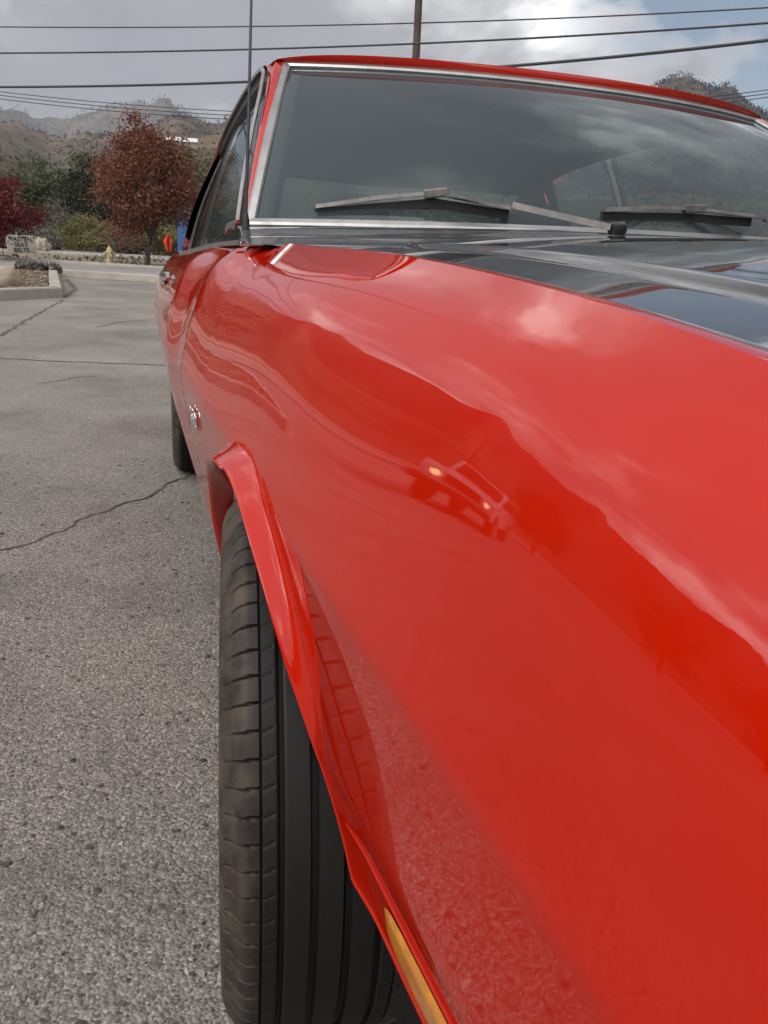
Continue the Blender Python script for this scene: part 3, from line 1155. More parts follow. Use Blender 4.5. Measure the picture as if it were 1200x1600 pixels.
    MB().strip([mx_(p) for p in c0], [(-.006, -.008), (-.006, .004), (-.002, .007), (.004, .006), (.006, -.008)]).build('frame_corner', 'wiper_metal', car)
    # inner door and quarter trim
    P = []
    for y in np.linspace(1.84, 4.55, 40):
        bx_, bz_ = float(belt_x(y)), float(belt_z(y))
        P.append([tuple(mx_(Vector((bx_ + 0.046, y, bz_ + 0.006)))), tuple(mx_(Vector((bx_ + 0.075, y, bz_ + 0.004)))), tuple(mx_(Vector((bx_ + 0.095, y, bz_ - 0.02)))), tuple(mx_(Vector((bx_ + 0.10, y, 0.40))))])
    MB().grid(np.array(P)).build('door_lining', 'interior_dark', car)
    # sun visor and grab area inside
    b = MB()
    x0, x1 = sorted((mx_(Vector((0.36, 0, 0))).x, mx_(Vector((0.78, 0, 0))).x))
    b.box((x0, 2.27, 1.300), (x1, 2.40, 1.314))
    b.build('sun_visor', 'headliner', car, smooth=False, bevel=0.005)
    # front seat back and headrest
    xm = mx_(Vector((0.60, 0, 0))).x
    b = MB()
    b.box((xm - 0.25, 2.86, 0.45), (xm + 0.25, 3.00, 1.0))
    b.build('seat_back', 'interior_dark', car, bevel=0.06, angle=60)
    b = MB()
    P = []
    for j in range(13):
        a = math.pi * j / 12
        P.append([(xm + 0.115 * math.cos(a) * (1 - 0.1 * abs(q)), 2.90 + 0.045 * q, 1.0 + 0.115 * math.sin(a) ** 0.7 * (1 - 0.06 * q * q)) for q in np.linspace(-1, 1, 5)])
    b.grid(np.array(P))
    b.add([p[0] for p in P], [tuple(range(13))]).add([p[-1] for p in P], [tuple(range(13))])
    b.build('headrest', 'interior_dark', car)
    # wipers: arm from the pivot on the cowl, blade lying on the glass
for px_, tip_px, elbow_px, piv in (((955, 352), (494, 323), (682, 303), 0), ((1330, 366), (944, 327), (1085, 326), 1)):
    p0 = at(*px_, y=1.475 if piv == 0 else 1.52) + Vector((0, 0, -0.004))

    def on_glass(px, py, lift):
        # walk along the pixel's line of sight to the glass surface
        d = (FW * FPX + RT * (px - 600) + UP * (800 - py)).normalized()
        best = None
        for i in range(nu):
            for j in range(nv):
                q = Vector(WS[i, j]) - CP
                e = (q - d * q.dot(d)).length
                if best is None or e < best[0]: best = (e, q.dot(d))
        return CP + d * (best[1] - lift)
    tip, elb = on_glass(*tip_px, 0.02), on_glass(*elbow_px, 0.035)
    wp = MB()
    ar = MB()
    mid = p0.lerp(elb, 0.55) + Vector((0, 0, 0.006))
    pts = [p0, p0.lerp(mid, 0.15), p0.lerp(mid, 0.6), mid]
    for i in range(3):
        ar.strip([pts[i], pts[i + 1]], [(-.012 + .0015 * i, -.005), (-.010 + .0015 * i, .006), (.010 - .0015 * i, .006), (.012 - .0015 * i, -.005)])
    arm = ar.build('wiper_arm', 'wiper_metal', car, smooth=False)
    MB().strip([mid, mid.lerp(elb, 0.5), elb], [(-.0055, -.0015), (-.0055, .0015), (.0055, .0015), (.0055, -.0015)]).build('arm_extension', 'wiper_metal', arm, smooth=False)
    b = MB()
    b.lathe([(-.012, .001), (-.012, .013), (-.004, .017), (.006, .016), (.010, .010), (.011, .001)], 18, 'z', tuple(p0 + Vector((0.012, 0, 0.0))))
    b.build('wiper_pivot', 'black_plastic', arm)
    far = elb + (elb - tip) * 0.62
    far = Vector((far.x, elb.y + (elb.y - tip.y) * 0.3 - 0.02, elb.z - (elb.z - tip.z) * 0.62))
    b = MB()
    b.strip([tip, tip.lerp(elb, 0.55) + Vector((0, 0, .004)), elb + Vector((0, 0, .002)), elb.lerp(far, 0.5) + Vector((0, 0, .0)), far], [(-.006, -.003), (-.004, .004), (.004, .004), (.006, -.003)])
    bl = b.build('wiper_bridge', 'wiper_metal', arm, smooth=False)
    b = MB()
    dn = Vector((0, 0.008, -0.009))
    b.strip([tip + dn, elb.lerp(tip, .5) + dn * 1.2, elb + dn * 1.4, far + dn], [(-.004, -.010), (-.006, .006), (.006, .006), (.004, -.010)])
    b.build('wiper_rubber', 'black_rubber', arm, smooth=False)
    b = MB()
    b.box((-0.022, -0.009, -0.006), (0.022, 0.009, 0.010))
    o = b.build('wiper_clip', 'wiper_metal', arm, smooth=False, bevel=0.003)
    me = o.data
    rot = (tip - elb).to_track_quat('X', 'Z').to_matrix()
    for v in me.vertices: v.co = rot @ v.co + elb

# ---- whip antenna on the fender top by the pillar
ab, atp = at(384, 374, y=1.70), at(394, -60, y=1.705)
b = MB()
b.lathe([(-.008, .001), (-.008, .013), (.000, .012), (.004, .0085), (.010, .0072), (.032, .0068), (.045, .0040), (.047, .001)], 20, 'z', tuple(ab))
base = b.build('antenna_base', 'black_plastic', car)
MB().tube([ab + Vector((0, 0, 0.045)), ab.lerp(atp, 0.5), atp], [.0034, .0028, .0022], 10).build('antenna_mast', 'mast_steel', car)
b = MB()
b.box((ab.x - 0.012, ab.y - 0.018, ab.z - 0.012), (ab.x + 0.045, ab.y + 0.018, ab.z - 0.004))
b.build('antenna_plate', 'chrome', base, smooth=False, bevel=0.002)

# ---- interior: dash, steering wheel, floor, rear seat, dome lamp
b = MB(); b.box((0.20, 1.72, 0.80), (1.64, 1.98, 0.955)); b.build('dashboard', 'interior_dark', car, bevel=0.03, angle=60)
b = MB()
pts = []
for k in range(33):
    a = 2 * math.pi * k / 32
    pts.append(Vector((1.27 + 0.19 * math.cos(a), 2.12 + 0.19 * math.sin(a) * 0.42, 0.905 + 0.19 * math.sin(a) * 0.85)))
b.tube(pts, 0.011, 8, cap=False)
sw = b.build('steering_wheel', 'black_plastic', car)
MB().tube([(1.27, 2.12, 0.905), (1.27, 1.90, 0.84)], [.035, .03], 14).tube([(1.09, 2.12, 0.905), (1.45, 2.12, 0.905)], 0.012, 8).build('steering_column', 'black_plastic', sw)
b = MB(); b.box((0.30, 3.55, 0.40), (1.54, 3.72, 0.90)); b.build('rear_seat', 'interior_dark', car, bevel=0.05, angle=60)
b = MB(); b.box((0.32, 0.15, 0.20), (1.52, 5.15, 0.34)); b.build('floor_pan', 'underbody', car, smooth=False)
b = MB(); b.box((0.24, 3.72, 0.875), (1.60, 4.60, 0.90)); b.build('parcel_shelf', 'interior_dark', car, smooth=False)
b = MB(); b.lathe([(-.004, .052), (-.012, .055), (-.016, .046), (-.008, .038), (-.006, .001)], 28, 'z', (XC - 0.02, 2.62, 1.366)); b.build('dome_lamp', 'dull_trim', car)
b = MB(); b.box((XC - .11, 2.235, 1.245), (XC + .11, 2.262, 1.298)); b.tube([(XC, 2.25, 1.29), (XC, 2.27, 1.335)], 0.007, 8)
b.build('rear_view_mirror', 'black_plastic', car, bevel=0.004)
# rear window and deck
P = []
for j in range(24):
    s = -1 + 2 * j / 23
    a = Vector(G[nr - 1, int(round(j / 23 * (ns - 1)))]) + Vector((0, 0, -0.004))
    f = Vector((XC + s * 0.68, 4.60 + 0.08 * (1 - s * s), 0.905))
    P.append([tuple(a.lerp(f, v) + Vector((0, 0, 0.03)) * math.sin(math.pi * v)) for v in np.linspace(0, 1, 8)])
MB().grid(np.array(P)).build('rear_window', 'window_glass', car)
P = []
for s in np.linspace(-1, 1, 30):
    P.append([(XC + s * (0.80 if y > 4.5 else 0.72), y, 0.905 - 0.02 * s * s - 0.02 * (y - 4.4)) for y in np.linspace(4.58, 5.28, 12)])
MB().grid(np.array(P)).build('trunk_lid', 'red_paint', car)
MB().add([(0.10, 5.30, .30), (1.74, 5.30, .30), (1.66, 5.30, .885), (0.18, 5.30, .885)], [(0, 1, 2, 3)]).build('tail_panel', 'red_paint', car, smooth=False)
b = MB(); b.box((0.06, 5.30, 0.42), (1.78, 5.40, 0.55)); b.build('rear_bumper', 'chrome', car, bevel=0.025)
# nose: grille panel, lamps, bumper
MB().add([(0.215, -0.03, .40), (1.625, -0.03, .40), (1.50, -0.02, .835), (0.34, -0.02, .835)], [(0, 1, 2, 3)]).build('grille_panel', 'black_plastic', car, smooth=False)
P = []
for s in np.linspace(-1, 1, 40):
    ed = XC - (float(crest_x(0)) + .0)
    P.append([(XC + s * ed, -0.03 + 0.05 * t, .835 + 0.028 * t ** 0.6 + 0.028 * (1 - s * s) * t) for t in np.linspace(0, 1, 8)])
MB().grid(np.array(P)).build('nose_panel', 'red_paint', car)
for i in range(9):
    b = MB(); b.box((0.52, -0.040, 0.56 + i * 0.028), (1.32, -0.026, 0.566 + i * 0.028)); b.build('grille_bar', 'dull_trim', car, smooth=False)
for xx in (0.40, 1.44):
    b = MB(); b.lathe([(0, .095), (-.02, .098), (-.028, .088), (-.02, .08), (-.035, .05), (-.04, .001)], 32, 'y', (xx, -0.03, 0.68)); b.build('headlight', 'chrome', car)
b = MB(); b.box((0.14, -0.13, 0.41), (1.70, -0.035, 0.53)); b.build('front_bumper', 'chrome', car, bevel=0.03, angle=60)

# ---- wheels
TW = 0.215


def tyre_mesh():
    seg, k = 1248, 121
    half = TW / 2
    us = np.linspace(-1, 1, k)
    th = np.arange(seg) * 2 * math.pi / seg
    V = np.zeros((seg, k + 16, 3))
    pitch = 2 * math.pi / 78
    for i, u in enumerate(us):
        xx = u * (half - 0.012)
        crown = WR - 0.004 * abs(u) ** 2 - 0.016 * max(0, (abs(u) - 0.80) / 0.20) ** 2.2
        d = np.zeros(seg)
        for g, w in ((-0.50, 0.035), (-0.17, 0.045), (0.17, 0.045), (0.50, 0.035)):      # grooves round the tyre
            d = np.maximum(d, 0.0075 * float(np.clip((w - abs(u - g)) / 0.012, 0, 1)) * np.ones(seg))
        d = np.maximum(d, 0.004 * float(np.clip((0.010 - abs(abs(u) - 0.70)) / 0.006, 0, 1)))
        ph = (th / pitch) % 1.0
        if abs(u) > 0.70:                                                                # shoulder slots, slightly curved
            c = (ph + 0.35 * (abs(u) - 0.54)) % 1.0
            wdt = 0.034 + 0.014 * (abs(u) > 0.74)
            d = np.maximum(d, 0.0045 * np.clip((wdt - np.abs(c - 0.5)) / 0.02, 0, 1))
        elif 0.54 < abs(u) < 0.70:                                                       # slanting sipes in the inner ribs
            c = ((th / (pitch * 1.0)) + 1.7 * u) % 1.0
            d = np.maximum(d, 0.0014 * np.clip((0.07 - np.abs(c - 0.5)) / 0.05, 0, 1) * (abs(u) > 0.56))
        r = crown - d
        V[:, i + 8, 0], V[:, i + 8, 1], V[:, i + 8, 2] = xx, r * np.cos(th), r * np.sin(th)
    side = [(half - 0.006, WR - 0.027), (half - 0.001, WR - 0.043), (half, WR - 0.062), (half - 0.003, WR - 0.085), (half - 0.010, WR - 0.105), (half - 0.019, WR - 0.118), (half - 0.024, WR - 0.125), (half - 0.040, WR - 0.132)]
    for q, (h, r) in enumerate(side):
        V[:, k + 8 + q] = np.stack([np.full(seg, h), r * np.cos(th), r * np.sin(th)], 1)
        V[:, 7 - q] = np.stack([np.full(seg, -h), r * np.cos(th), r * np.sin(th)], 1)
    b = MB()
    b.grid(np.concatenate([V, V[:1]], 0))
    return b


mt, bb = pm('tyre_rubber', (0.014, 0.0135, 0.013), 0.6, spec=0.3)
t = mt.node_tree
k_ = t.links.new
co = N(t, 'ShaderNodeTexCoord')
sp = N(t, 'ShaderNodeSeparateXYZ')
k_(co.outputs['Object'], sp.inputs[0])
ax = N(t, 'ShaderNodeMath', operation='ABSOLUTE')
k_(sp.outputs[0], ax.inputs[0])
mr = N(t, 'ShaderNodeMapRange', i_1=0.062, i_2=0.085, i_3=0.0, i_4=1.0)
k_(ax.outputs[0], mr.inputs[0])
nn = N(t, 'ShaderNodeTexNoise', i_Scale=22.0, i_Detail=8.0, i_Roughness=0.7)
k_(co.outputs['Object'], nn.inputs['Vector'])
rp = ramp(t, [(0.36, 0.0), (0.62, 1.0)])
k_(nn.outputs[0], rp.inputs[0])
ml = N(t, 'ShaderNodeMath', operation='MULTIPLY')
k_(rp.outputs[0], ml.inputs[0]); k_(mr.outputs[0], ml.inputs[1])
mx2 = N(t, 'ShaderNodeMixRGB', i_1=(0.012, 0.0115, 0.0115, 1), i_2=(0.075, 0.058, 0.044, 1))     # road dust worn into the shoulders
k_(ml.outputs[0], mx2.inputs[0])
k_(mx2.outputs[0], bb.inputs['Base Color'])

tm = tyre_mesh().mesh('tyre', 'tyre_rubber', True, 40)
rimb = MB().lathe([(.090, .212), (.094, .205), (.078, .198), (.070, .185), (.060, .17), (.058, .12), (.072, .08), (.072, .03), (.068, .001)], 48, 'x')
rimb.lathe([(-.10, .212), (-.09, .20), (.05, .195)], 48, 'x')
rm = rimb.mesh('rim', 'wheel_steel', True, 40)
hubm = MB().lathe([(.070, .075), (.092, .070), (.098, .055), (.100, .001)], 32, 'x').mesh('hub_cap', 'chrome', True, 40)
for sx in (0, 1):
    for yy, name in ((FA, 'front_wheel'), (RA, 'rear_wheel')):
        xo = 0.062 if yy == FA else 0.030
        xm = xo + TW / 2
        if sx: xm = 2 * XC - xm
        w = link(name, rm, car)
        w.location = Vector((xm, yy, WR - 0.004)) - car.location
        w.rotation_euler = (0.3, 0, (0 if sx else math.pi) + (R(-4.5) if yy == FA else 0))
        link('tyre', tm, w, (0, 0, 0))
        link('hub_cap', hubm, w, (0, 0, 0))

# the body leans a touch on its springs: the glasshouse sits lower on the far side
for o in car.children_recursive:
    if o.type != 'MESH' or o.name.startswith(('tyre', 'hub_cap', 'front_wheel', 'rear_wheel')): continue
    me = o.data
    n_ = len(me.vertices)
    co_ = np.empty(n_ * 3, np.float32)
    me.vertices.foreach_get('co', co_)
    co_ = co_.reshape(-1, 3)
    f_ = np.clip((co_[:, 2] - 1.0) / 0.34, 0, 1.1) * np.clip((co_[:, 0] - 0.28) / 1.25, 0, 1)
    if f_.max() <= 0: continue
    co_[:, 2] -= 0.028 * f_
    me.vertices.foreach_set('co', co_.ravel())
    me.update()
# ------------------------------------------------------------------ hills all round
AZ = [-180, -150, -120, -95, -75, -55, -40, -28, -18, -10, -6, -3.7, -0.2, 1, 3.8, 8, 14, 20, 25, 29.3, 32.3, 34.8, 37, 42, 50, 65, 85, 110, 150, 180]
E_MID = [7, 9, 11, 13, 14, 15, 15, 13.5, 9.5, 5.6, 5.5, 5.3, 5.6, 6.4, 6.9, 7.0, 6.8, 7.2, 8.3, 9.0, 8.6, 7.6, 6.4, 6.0, 7, 9, 9, 8, 7, 7]
E_NEAR = [4, 6, 8, 8.5, 8, 7, 5.5, 4.5, 4.4, 4.2, 4.2, 3.2, 3.4, 5.0, 5.8, 4.6, 3.8, 3.4, 3.6, 4.0, 3.6, 3.4, 3.4, 3.8, 4.5, 5, 5, 4, 4, 4]
E_FAR = [6, 6, 6, 6, 6, 6.0, 6.1, 6.2, 6.3, 6.3, 6.5, 6.8, 7.1, 6.95, 6.5, 6.0, 6.0, 6.0, 6, 6, 6, 6, 6, 6, 6, 6, 6, 6, 6, 6]
f_mid, f_near, f_far = spl(AZ, E_MID), spl(AZ, E_NEAR), spl(AZ, E_FAR)


def hill(r, az):
    a = math.radians(az)
    x, y = r * math.sin(a), r * math.cos(a)
    p = Vector((x, y, 0))
    n1 = noise.fractal(p / 90, 1.0, 2.0, 5)
    n2 = 1 - abs(noise.fractal(p / 140 + Vector((7, 3, 1)), 0.9, 2.1, 5))
    wob = noise.noise(Vector((az * 0.25, 3.3, 0))) * 0.16
    z = 0.0
    def layer(r0, w, e, rough):
        rr = r0 * (1 + wob)
        t = (r - rr) / (w * (1 if r < rr else 1.7))
        return r0 * math.tan(math.radians(float(e))) * math.exp(-t * t) * (1 - rough * 0.5 + rough * n2 * 0.62 + rough * 0.35 * n1)
    z = max(layer(230, 75, f_near(az), 0.34), layer(760, 230, f_mid(az), 0.34), layer(2300, 420, f_far(az), 0.16))
    z += 0.5 * n1 * min(1, r / 200)
    return (x, y, z * float(sstep(70, 120, r)) - 0.6 * (1 - float(sstep(70, 110, r))))


azs = np.concatenate([np.arange(-180, -30, 1.5), np.arange(-30, -14, 0.5), np.arange(-14, 42, 0.16), np.arange(42, 180.1, 1.5)])
rs = np.concatenate([np.geomspace(66, 980, 64), np.geomspace(1060, 2800, 22)])
G = np.array([[hill(r, a) for r in rs] for a in azs])
hb = MB(); hb.grid(G)
mt, bb = pm('hill_ground', (0.2, 0.16, 0.11), 0.95, spec=0.1)
t = mt.node_tree; k_ = t.links.new
co = N(t, 'ShaderNodeTexCoord')
a1 = N(t, 'ShaderNodeTexNoise', i_Scale=0.011, i_Detail=9.0, i_Roughness=0.62)
a2 = N(t, 'ShaderNodeTexNoise', i_Scale=0.07, i_Detail=9.0, i_Roughness=0.7)
for q in (a1, a2): k_(co.outputs['Object'], q.inputs['Vector'])
ms = N(t, 'ShaderNodeMath', operation='MULTIPLY_ADD', i_1=0.5)
k_(a2.outputs[0], ms.inputs[0])
h2 = N(t, 'ShaderNodeMath', operation='MULTIPLY', i_1=0.5); k_(a1.outputs[0], h2.inputs[0]); k_(h2.outputs[0], ms.inputs[2])
rp = ramp(t, [(0.38, (0.060, 0.048, 0.038)), (0.47, (0.105, 0.080, 0.058)), (0.55, (0.175, 0.126, 0.085)), (0.66, (0.26, 0.182, 0.118))])
k_(ms.outputs[0], rp.inputs[0]); k_(rp.outputs[0], bb.inputs['Base Color'])
bp = N(t, 'ShaderNodeBump', i_Strength=0.6, i_Distance=2.5); k_(a2.outputs[0], bp.inputs['Height']); k_(bp.outputs[0], bb.inputs['Normal'])
struct(hb.build('hills', 'hill_ground', smooth=True, angle=None))


def quads(name, C_, size, mat, parent=None, up=0.0, loc=(0, 0, 0), stretch=1.0, tri=False):
    """leaf-sized faces: C_ (n,4) = x, y, z, tone"""
    n = len(C_)
    d = rng.normal(size=(n, 3)); d /= np.linalg.norm(d, axis=1)[:, None]
    e = rng.normal(size=(n, 3)); e[:, 2] += up
    e -= d * (e * d).sum(1)[:, None]; e /= np.linalg.norm(e, axis=1)[:, None]
    f = np.cross(d, e)
    s = (size * rng.uniform(0.6, 1.4, n))[:, None]
    c = C_[:, :3]
    V = np.stack([c - e * s * stretch, c + f * s * 0.55, c + e * s * stretch, c - f * s * 0.55], 1).reshape(-1, 3)
    F_ = np.arange(4 * n).reshape(n, 4)
    me = bpy.data.meshes.new(name)
    me.from_pydata(V.tolist(), [], F_.tolist())
    me.materials.append(MATS[mat])
    a = me.attributes.new('tone', 'FLOAT', 'FACE')
    a.data.foreach_set('value', np.clip(C_[:, 3], 0, 1).astype(np.float32))
    me.update()
    return link(name, me, parent, loc)


# scrub and burnt trees on the slopes, one mass nobody could count
P = []
for _ in range(36000):
    az = random.uniform(-14, 41)
    r = random.choice((random.uniform(100, 330), random.uniform(420, 900), random.uniform(500, 850), random.uniform(1800, 2350)))
    x, y, z = hill(r, az)
    if z < 1: continue
    den = noise.fractal(Vector((x, y, 0)) / (30 + r / 12), 1.0, 2.0, 4)
    wood = False
    if r < 1000 and not wood and den < random.uniform(-0.30, 0.40): continue
    hgt = random.uniform(0.35, 0.9) if r < 350 else (random.uniform(0.7, 1.7) if r < 1000 else random.uniform(2.0, 4.0))
    for k in range(5):
        P.append((x + random.gauss(0, .5) * hgt, y + random.gauss(0, .5) * hgt, z + random.random() * hgt * (2.4 if r > 1000 or wood else 1.2), random.random() * (0.4 if r > 1000 or wood else 1), hgt))
P = np.array(P)
scr = quads('hillside_scrub', P[:, :4], 0.55 * P[:, 4], 'scrub', up=1.5)
tag(scr, 'dark scrub and burnt trees scattered over the far hillsides', 'scrub', kind='stuff')


P = []
for _ in range(26000):
    az, r = random.uniform(16, 41), random.uniform(430, 800)
    x, y, z = hill(r, az)
    hgt = random.uniform(0.8, 1.6)
    for q in range(3):
        u = random.random()
        P.append((x + random.gauss(0, .45) * hgt * (1 - u * .7), y + random.gauss(0, .45) * hgt * (1 - u * .7), z + u * hgt * 2.6, random.random(), hgt * (1 - .5 * u)))
P = np.array(P)
tag(quads('mountain_forest', P[:, :4], 0.8 * P[:, 4], 'forest', up=1.5), 'dark conifer forest covering the mountain behind the roof', 'forest', kind='stuff')


# ------------------------------------------------------------------ trees and shrubs
def tree(name, loc, h, rad, mat, n, leaf, label, cat='tree', group=None, trunks=1, low=0.28, clumps=70, flatb=0.0, bare=0.0, seed=1, crs=0.23):
    random.seed(seed)
    root = empty(name, loc, label, cat, group)
    cz, rz = h * (low + 1) / 2, h * (1 - low) / 2
    cl = []
    while len(cl) < clumps:
        u = Vector((random.uniform(-1, 1), random.uniform(-1, 1), random.uniform(-1, 1)))
        if not (0.12 < u.length < 1.0): continue
        if random.random() > u.length ** 0.8: continue
        lumpy = 0.80 + 0.75 * noise.noise(u * 1.9 + Vector((seed, 0, 0)))
        wid = 1.0 - 0.45 * max(0, u.z + 0.1) ** 1.3 - 0.12 * max(0, -u.z - 0.5)
        cl.append(Vector((u.x * rad * lumpy * wid, u.y * rad * lumpy * wid, cz + u.z * rz * (0.88 + 0.5 * noise.noise(u * 2.2 + Vector((0, seed, 0)))))))
    w = MB()
    for k in range(trunks):
        off = Vector((random.uniform(-1, 1), random.uniform(-1, 1), 0)) * (0.10 * (trunks > 1)) * rad * 0.5
        r0 = h * 0.022 / (1 + 0.35 * (trunks - 1))
        top = Vector((off.x * 4, off.y * 4, cz + rz * 0.35))
        pts = [off + Vector((0, 0, -0.12)), off + Vector((0, 0, h * 0.08)), off * 1.6 + Vector((random.gauss(0, .02) * h, random.gauss(0, .02) * h, h * low)), off * 2.6 + Vector((0, 0, cz * 0.9)), top]
        w.tube(pts, [r0 * 1.35, r0, r0 * 0.85, r0 * 0.5, r0 * 0.15], 8)
        for c in cl[k::trunks][: int(26 + 30 * bare)]:
            s = pts[2].lerp(pts[3], random.uniform(0, 0.9))
            mid = s.lerp(c, 0.5) + Vector((0, 0, 0.06 * h))
            w.tube([s, mid, c], [r0 * 0.38, r0 * 0.22, r0 * 0.06], 5, cap=False)
    w.build('trunk', 'bark', root, loc=(0, 0, 0))
    cr = rad * crs
    sz = [random.uniform(0.5, 1.35) for _ in cl]
    P = []
    for i in range(n):
        c = cl[i % len(cl)]
        q = Vector((random.gauss(0, 1), random.gauss(0, 1), random.gauss(0, 0.75))) * cr * 0.62 * sz[i % len(cl)]
        P.append((c.x + q.x, c.y + q.y, max(h * 0.03, c.z + q.z), 0.5 + 0.42 * noise.noise(c * 1.3 / max(rad, .5) * 2) + random.gauss(0, 0.16)))
    quads('crown', np.array(P), leaf, mat, root)
    return root


g = lambda x, y: at(x, y, z=0.05)
T1_ = g(228, 414)
tree('red_leaf_tree', T1_, 4.75, 2.2, 'leaf_red', 24000, 0.050, 'wide dark red autumn tree with two trunks on the verge', trunks=2, low=0.16, clumps=110, seed=3, crs=0.21)
T2_ = g(-12, 404)
tree('crimson_tree', T2_, 2.75, 1.35, 'leaf_crimson', 12000, 0.055, 'small crimson tree beside the seat belt sign', low=0.1, clumps=70, seed=5)
GL = 'leafy green tree in the thicket across the street'
GPLACE = ['behind the crimson tree', 'behind the sign post', 'behind the yellow-green rabbitbrush', '', 'behind the two-trunked red tree', '', 'behind the blue booth']
for i, (px, py, hh, rr, mt_, sd) in enumerate(((30, 388, 4.6, 3.6, 'leaf_green', 11), (75, 389, 6.0, 3.4, 'leaf_green', 12), (128, 389, 6.6, 3.2, 'leaf_green', 13), (160, 387, 5.5, 3.6, 'leaf_dark', 14), (205, 388, 5.5, 3.2, 'leaf_green', 15),
                                       (255, 388, 5.6, 3.6, 'leaf_dark', 16), (300, 389, 6.2, 3.6, 'leaf_green', 17), (350, 391, 6.5, 4.0, 'leaf_green', 18), (420, 394, 6.8, 4.2, 'leaf_green', 19), (500, 397, 6.2, 4.4, 'leaf_green', 20), (585, 400, 6.4, 4.2, 'leaf_green', 21), (670, 404, 6.5, 4.2, 'leaf_green', 22),
                                       (760, 408, 5.6, 4.4, 'leaf_green', 23), (860, 412, 4.4, 4.2, 'leaf_green', 24), (940, 415, 3.8, 3.6, 'leaf_green', 25))):
    d = at(px, 300, y=74 - 0.028 * px + (i % 3) * 3)
    lab = 'dark green evergreen tree in the thicket across the street' if mt_ == 'leaf_dark' else ('leafy green tree across the street ' + GPLACE[i] if i < len(GPLACE) else 'leafy green tree across the street seen through the car windows')
    if mt_ == 'leaf_dark': lab = 'dark green tree across the street ' + ('beside the two-trunked red tree' if i == 3 else 'next to the blue booth')
    tree('thicket_tree', (d.x, d.y, -0.1), hh * 1.12, rr, mt_, 6500, 0.13, lab, group='trees across the street', low=0.05, clumps=46, seed=sd)
for i, (px, yy, hh, rr, mt_, lab) in enumerate(((132, 60, 2.2, 2.3, 'leaf_yellow', 'pale yellow-green rabbitbrush mound behind the street'), (160, 58, 1.5, 1.7, 'leaf_yellow', 'low straw-coloured bush right behind the street'), (88, 62, 2.6, 2.4, 'leaf_grey', 'grey leafless brush behind the sign'),
                                               (200, 57, 1.3, 1.6, 'leaf_grey', 'low grey brush behind the two-trunked red tree'), (12, 56, 1.3, 1.6, 'leaf_grey', 'grey brush behind the crimson tree'), (258, 56, 1.5, 1.8, 'leaf_yellow', 'yellow-green brush beside the blue booth'), (66, 57, 1.1, 1.2, 'leaf_grey', 'pale dry brush tuft beside the sign'))):
    d = at(px, 300, y=yy)
    tree('shrub', (d.x, d.y, 0), hh, rr, mt_, 4200, 0.075, lab, 'shrub', low=0.0, clumps=34, seed=40 + i)
# weeds on the verge and island
P = []
for _ in range(5200):
    a, n_ = random.uniform(-14, 12), random.uniform(7.6, 16.4)
    if noise.noise(Vector((a * .5, n_ * .5, 2))) < random.uniform(-.3, .5): continue
    p = kp(a, n_, 0.06)
    P.append((p[0], p[1], 0.05 + random.random() * 0.10, random.random()))
for _ in range(500):
    p = kp(random.uniform(-3.5, -2.4), random.uniform(-.3, .0)); P.append((p[0] - .1, p[1] - .5, 0.12 + random.random() * .15, random.random()))
tag(quads('dry_weeds', np.array(P), 0.07, 'leaf_grey', up=2.0), 'dry grey weeds on the dirt verge', 'weeds', kind='stuff')

# trees to the left of the car, seen only mirrored in its paint
for i, (x, y, hh, rr, mt_, br) in enumerate(((-26, 30, 7, 3.6, 'leaf_dark', 0), (-31, 20, 8, 3.6, 'leaf_dark', 0), (-28, 11, 7, 3.4, 'leaf_grey', 1), (-30, 3, 8.5, 3.8, 'leaf_dark', 0), (-27, -5, 6.5, 3.4, 'leaf_grey', 1), (-29, -13, 8, 4, 'leaf_dark', 0), (-24, -22, 7, 3.6, 'leaf_dark', 0))):
    tree('lot_tree', (x, y, 0), hh, rr, mt_, 3600, 0.16, 'dark tree along the lot, mirrored in the red paint' if not br else 'bare grey tree along the lot, mirrored in the red paint', group='dark trees along the lot' if not br else 'bare trees along the lot', low=0.15, clumps=44, bare=br, seed=70 + i)

# ------------------------------------------------------------------ boulder, sign, hydrant, booth, flag
bo = at(-2, 447, z=0.10)
bm = bmesh.new()
bmesh.ops.create_icosphere(bm, subdivisions=4, radius=1)
for v in bm.verts:
    p = v.co.copy()
    k = 1 + 0.16 * noise.noise(p * 1.4) + 0.05 * noise.noise(p * 4)
    v.co = Vector((p.x * 0.36 * k, p.y * 0.30 * k, max(-0.10, p.z * 0.23 * k) + 0.10))
me = bpy.data.meshes.new('boulder'); bm.to_mesh(me); bm.free()
me.materials.append(MATS['boulder_stone']); me.polygons.foreach_set('use_smooth', [True] * len(me.polygons))
tag(link('boulder', me, None, (bo.x, bo.y, 0.10)), 'rounded tan boulder on the planter island chips', 'boulder')

sp = at(34, 396, z=0.02)
sg = empty('seat_belt_sign', (sp.x, sp.y, 0), 'low pale concrete sign reading FASTEN SEAT BELTS beside the crimson tree', 'sign')
w_, h_ = 0.62, 0.80
MB().box((-w_, -0.08, -0.05), (w_, 0.08, h_)).build('panel', 'sign_face', sg, bevel=0.03, loc=(0, 0, 0))


def text(body, size, loc, parent, mat, name='lettering'):
    c = bpy.data.curves.new('t', 'FONT'); c.body = body; c.size = size; c.extrude = 0.006; c.align_x = 'CENTER'; c.offset = 0.004
    tmp = bpy.data.objects.new('t', c); COL.objects.link(tmp)
    bpy.context.view_layer.update()
    me = bpy.data.meshes.new_from_object(tmp.evaluated_get(bpy.context.evaluated_depsgraph_get()))
    bpy.data.objects.remove(tmp)
    me.materials.clear(); me.materials.append(MATS[mat])
    o = link(name, me, parent, loc); o.rotation_euler = (math.pi / 2, 0, 0)
    return o


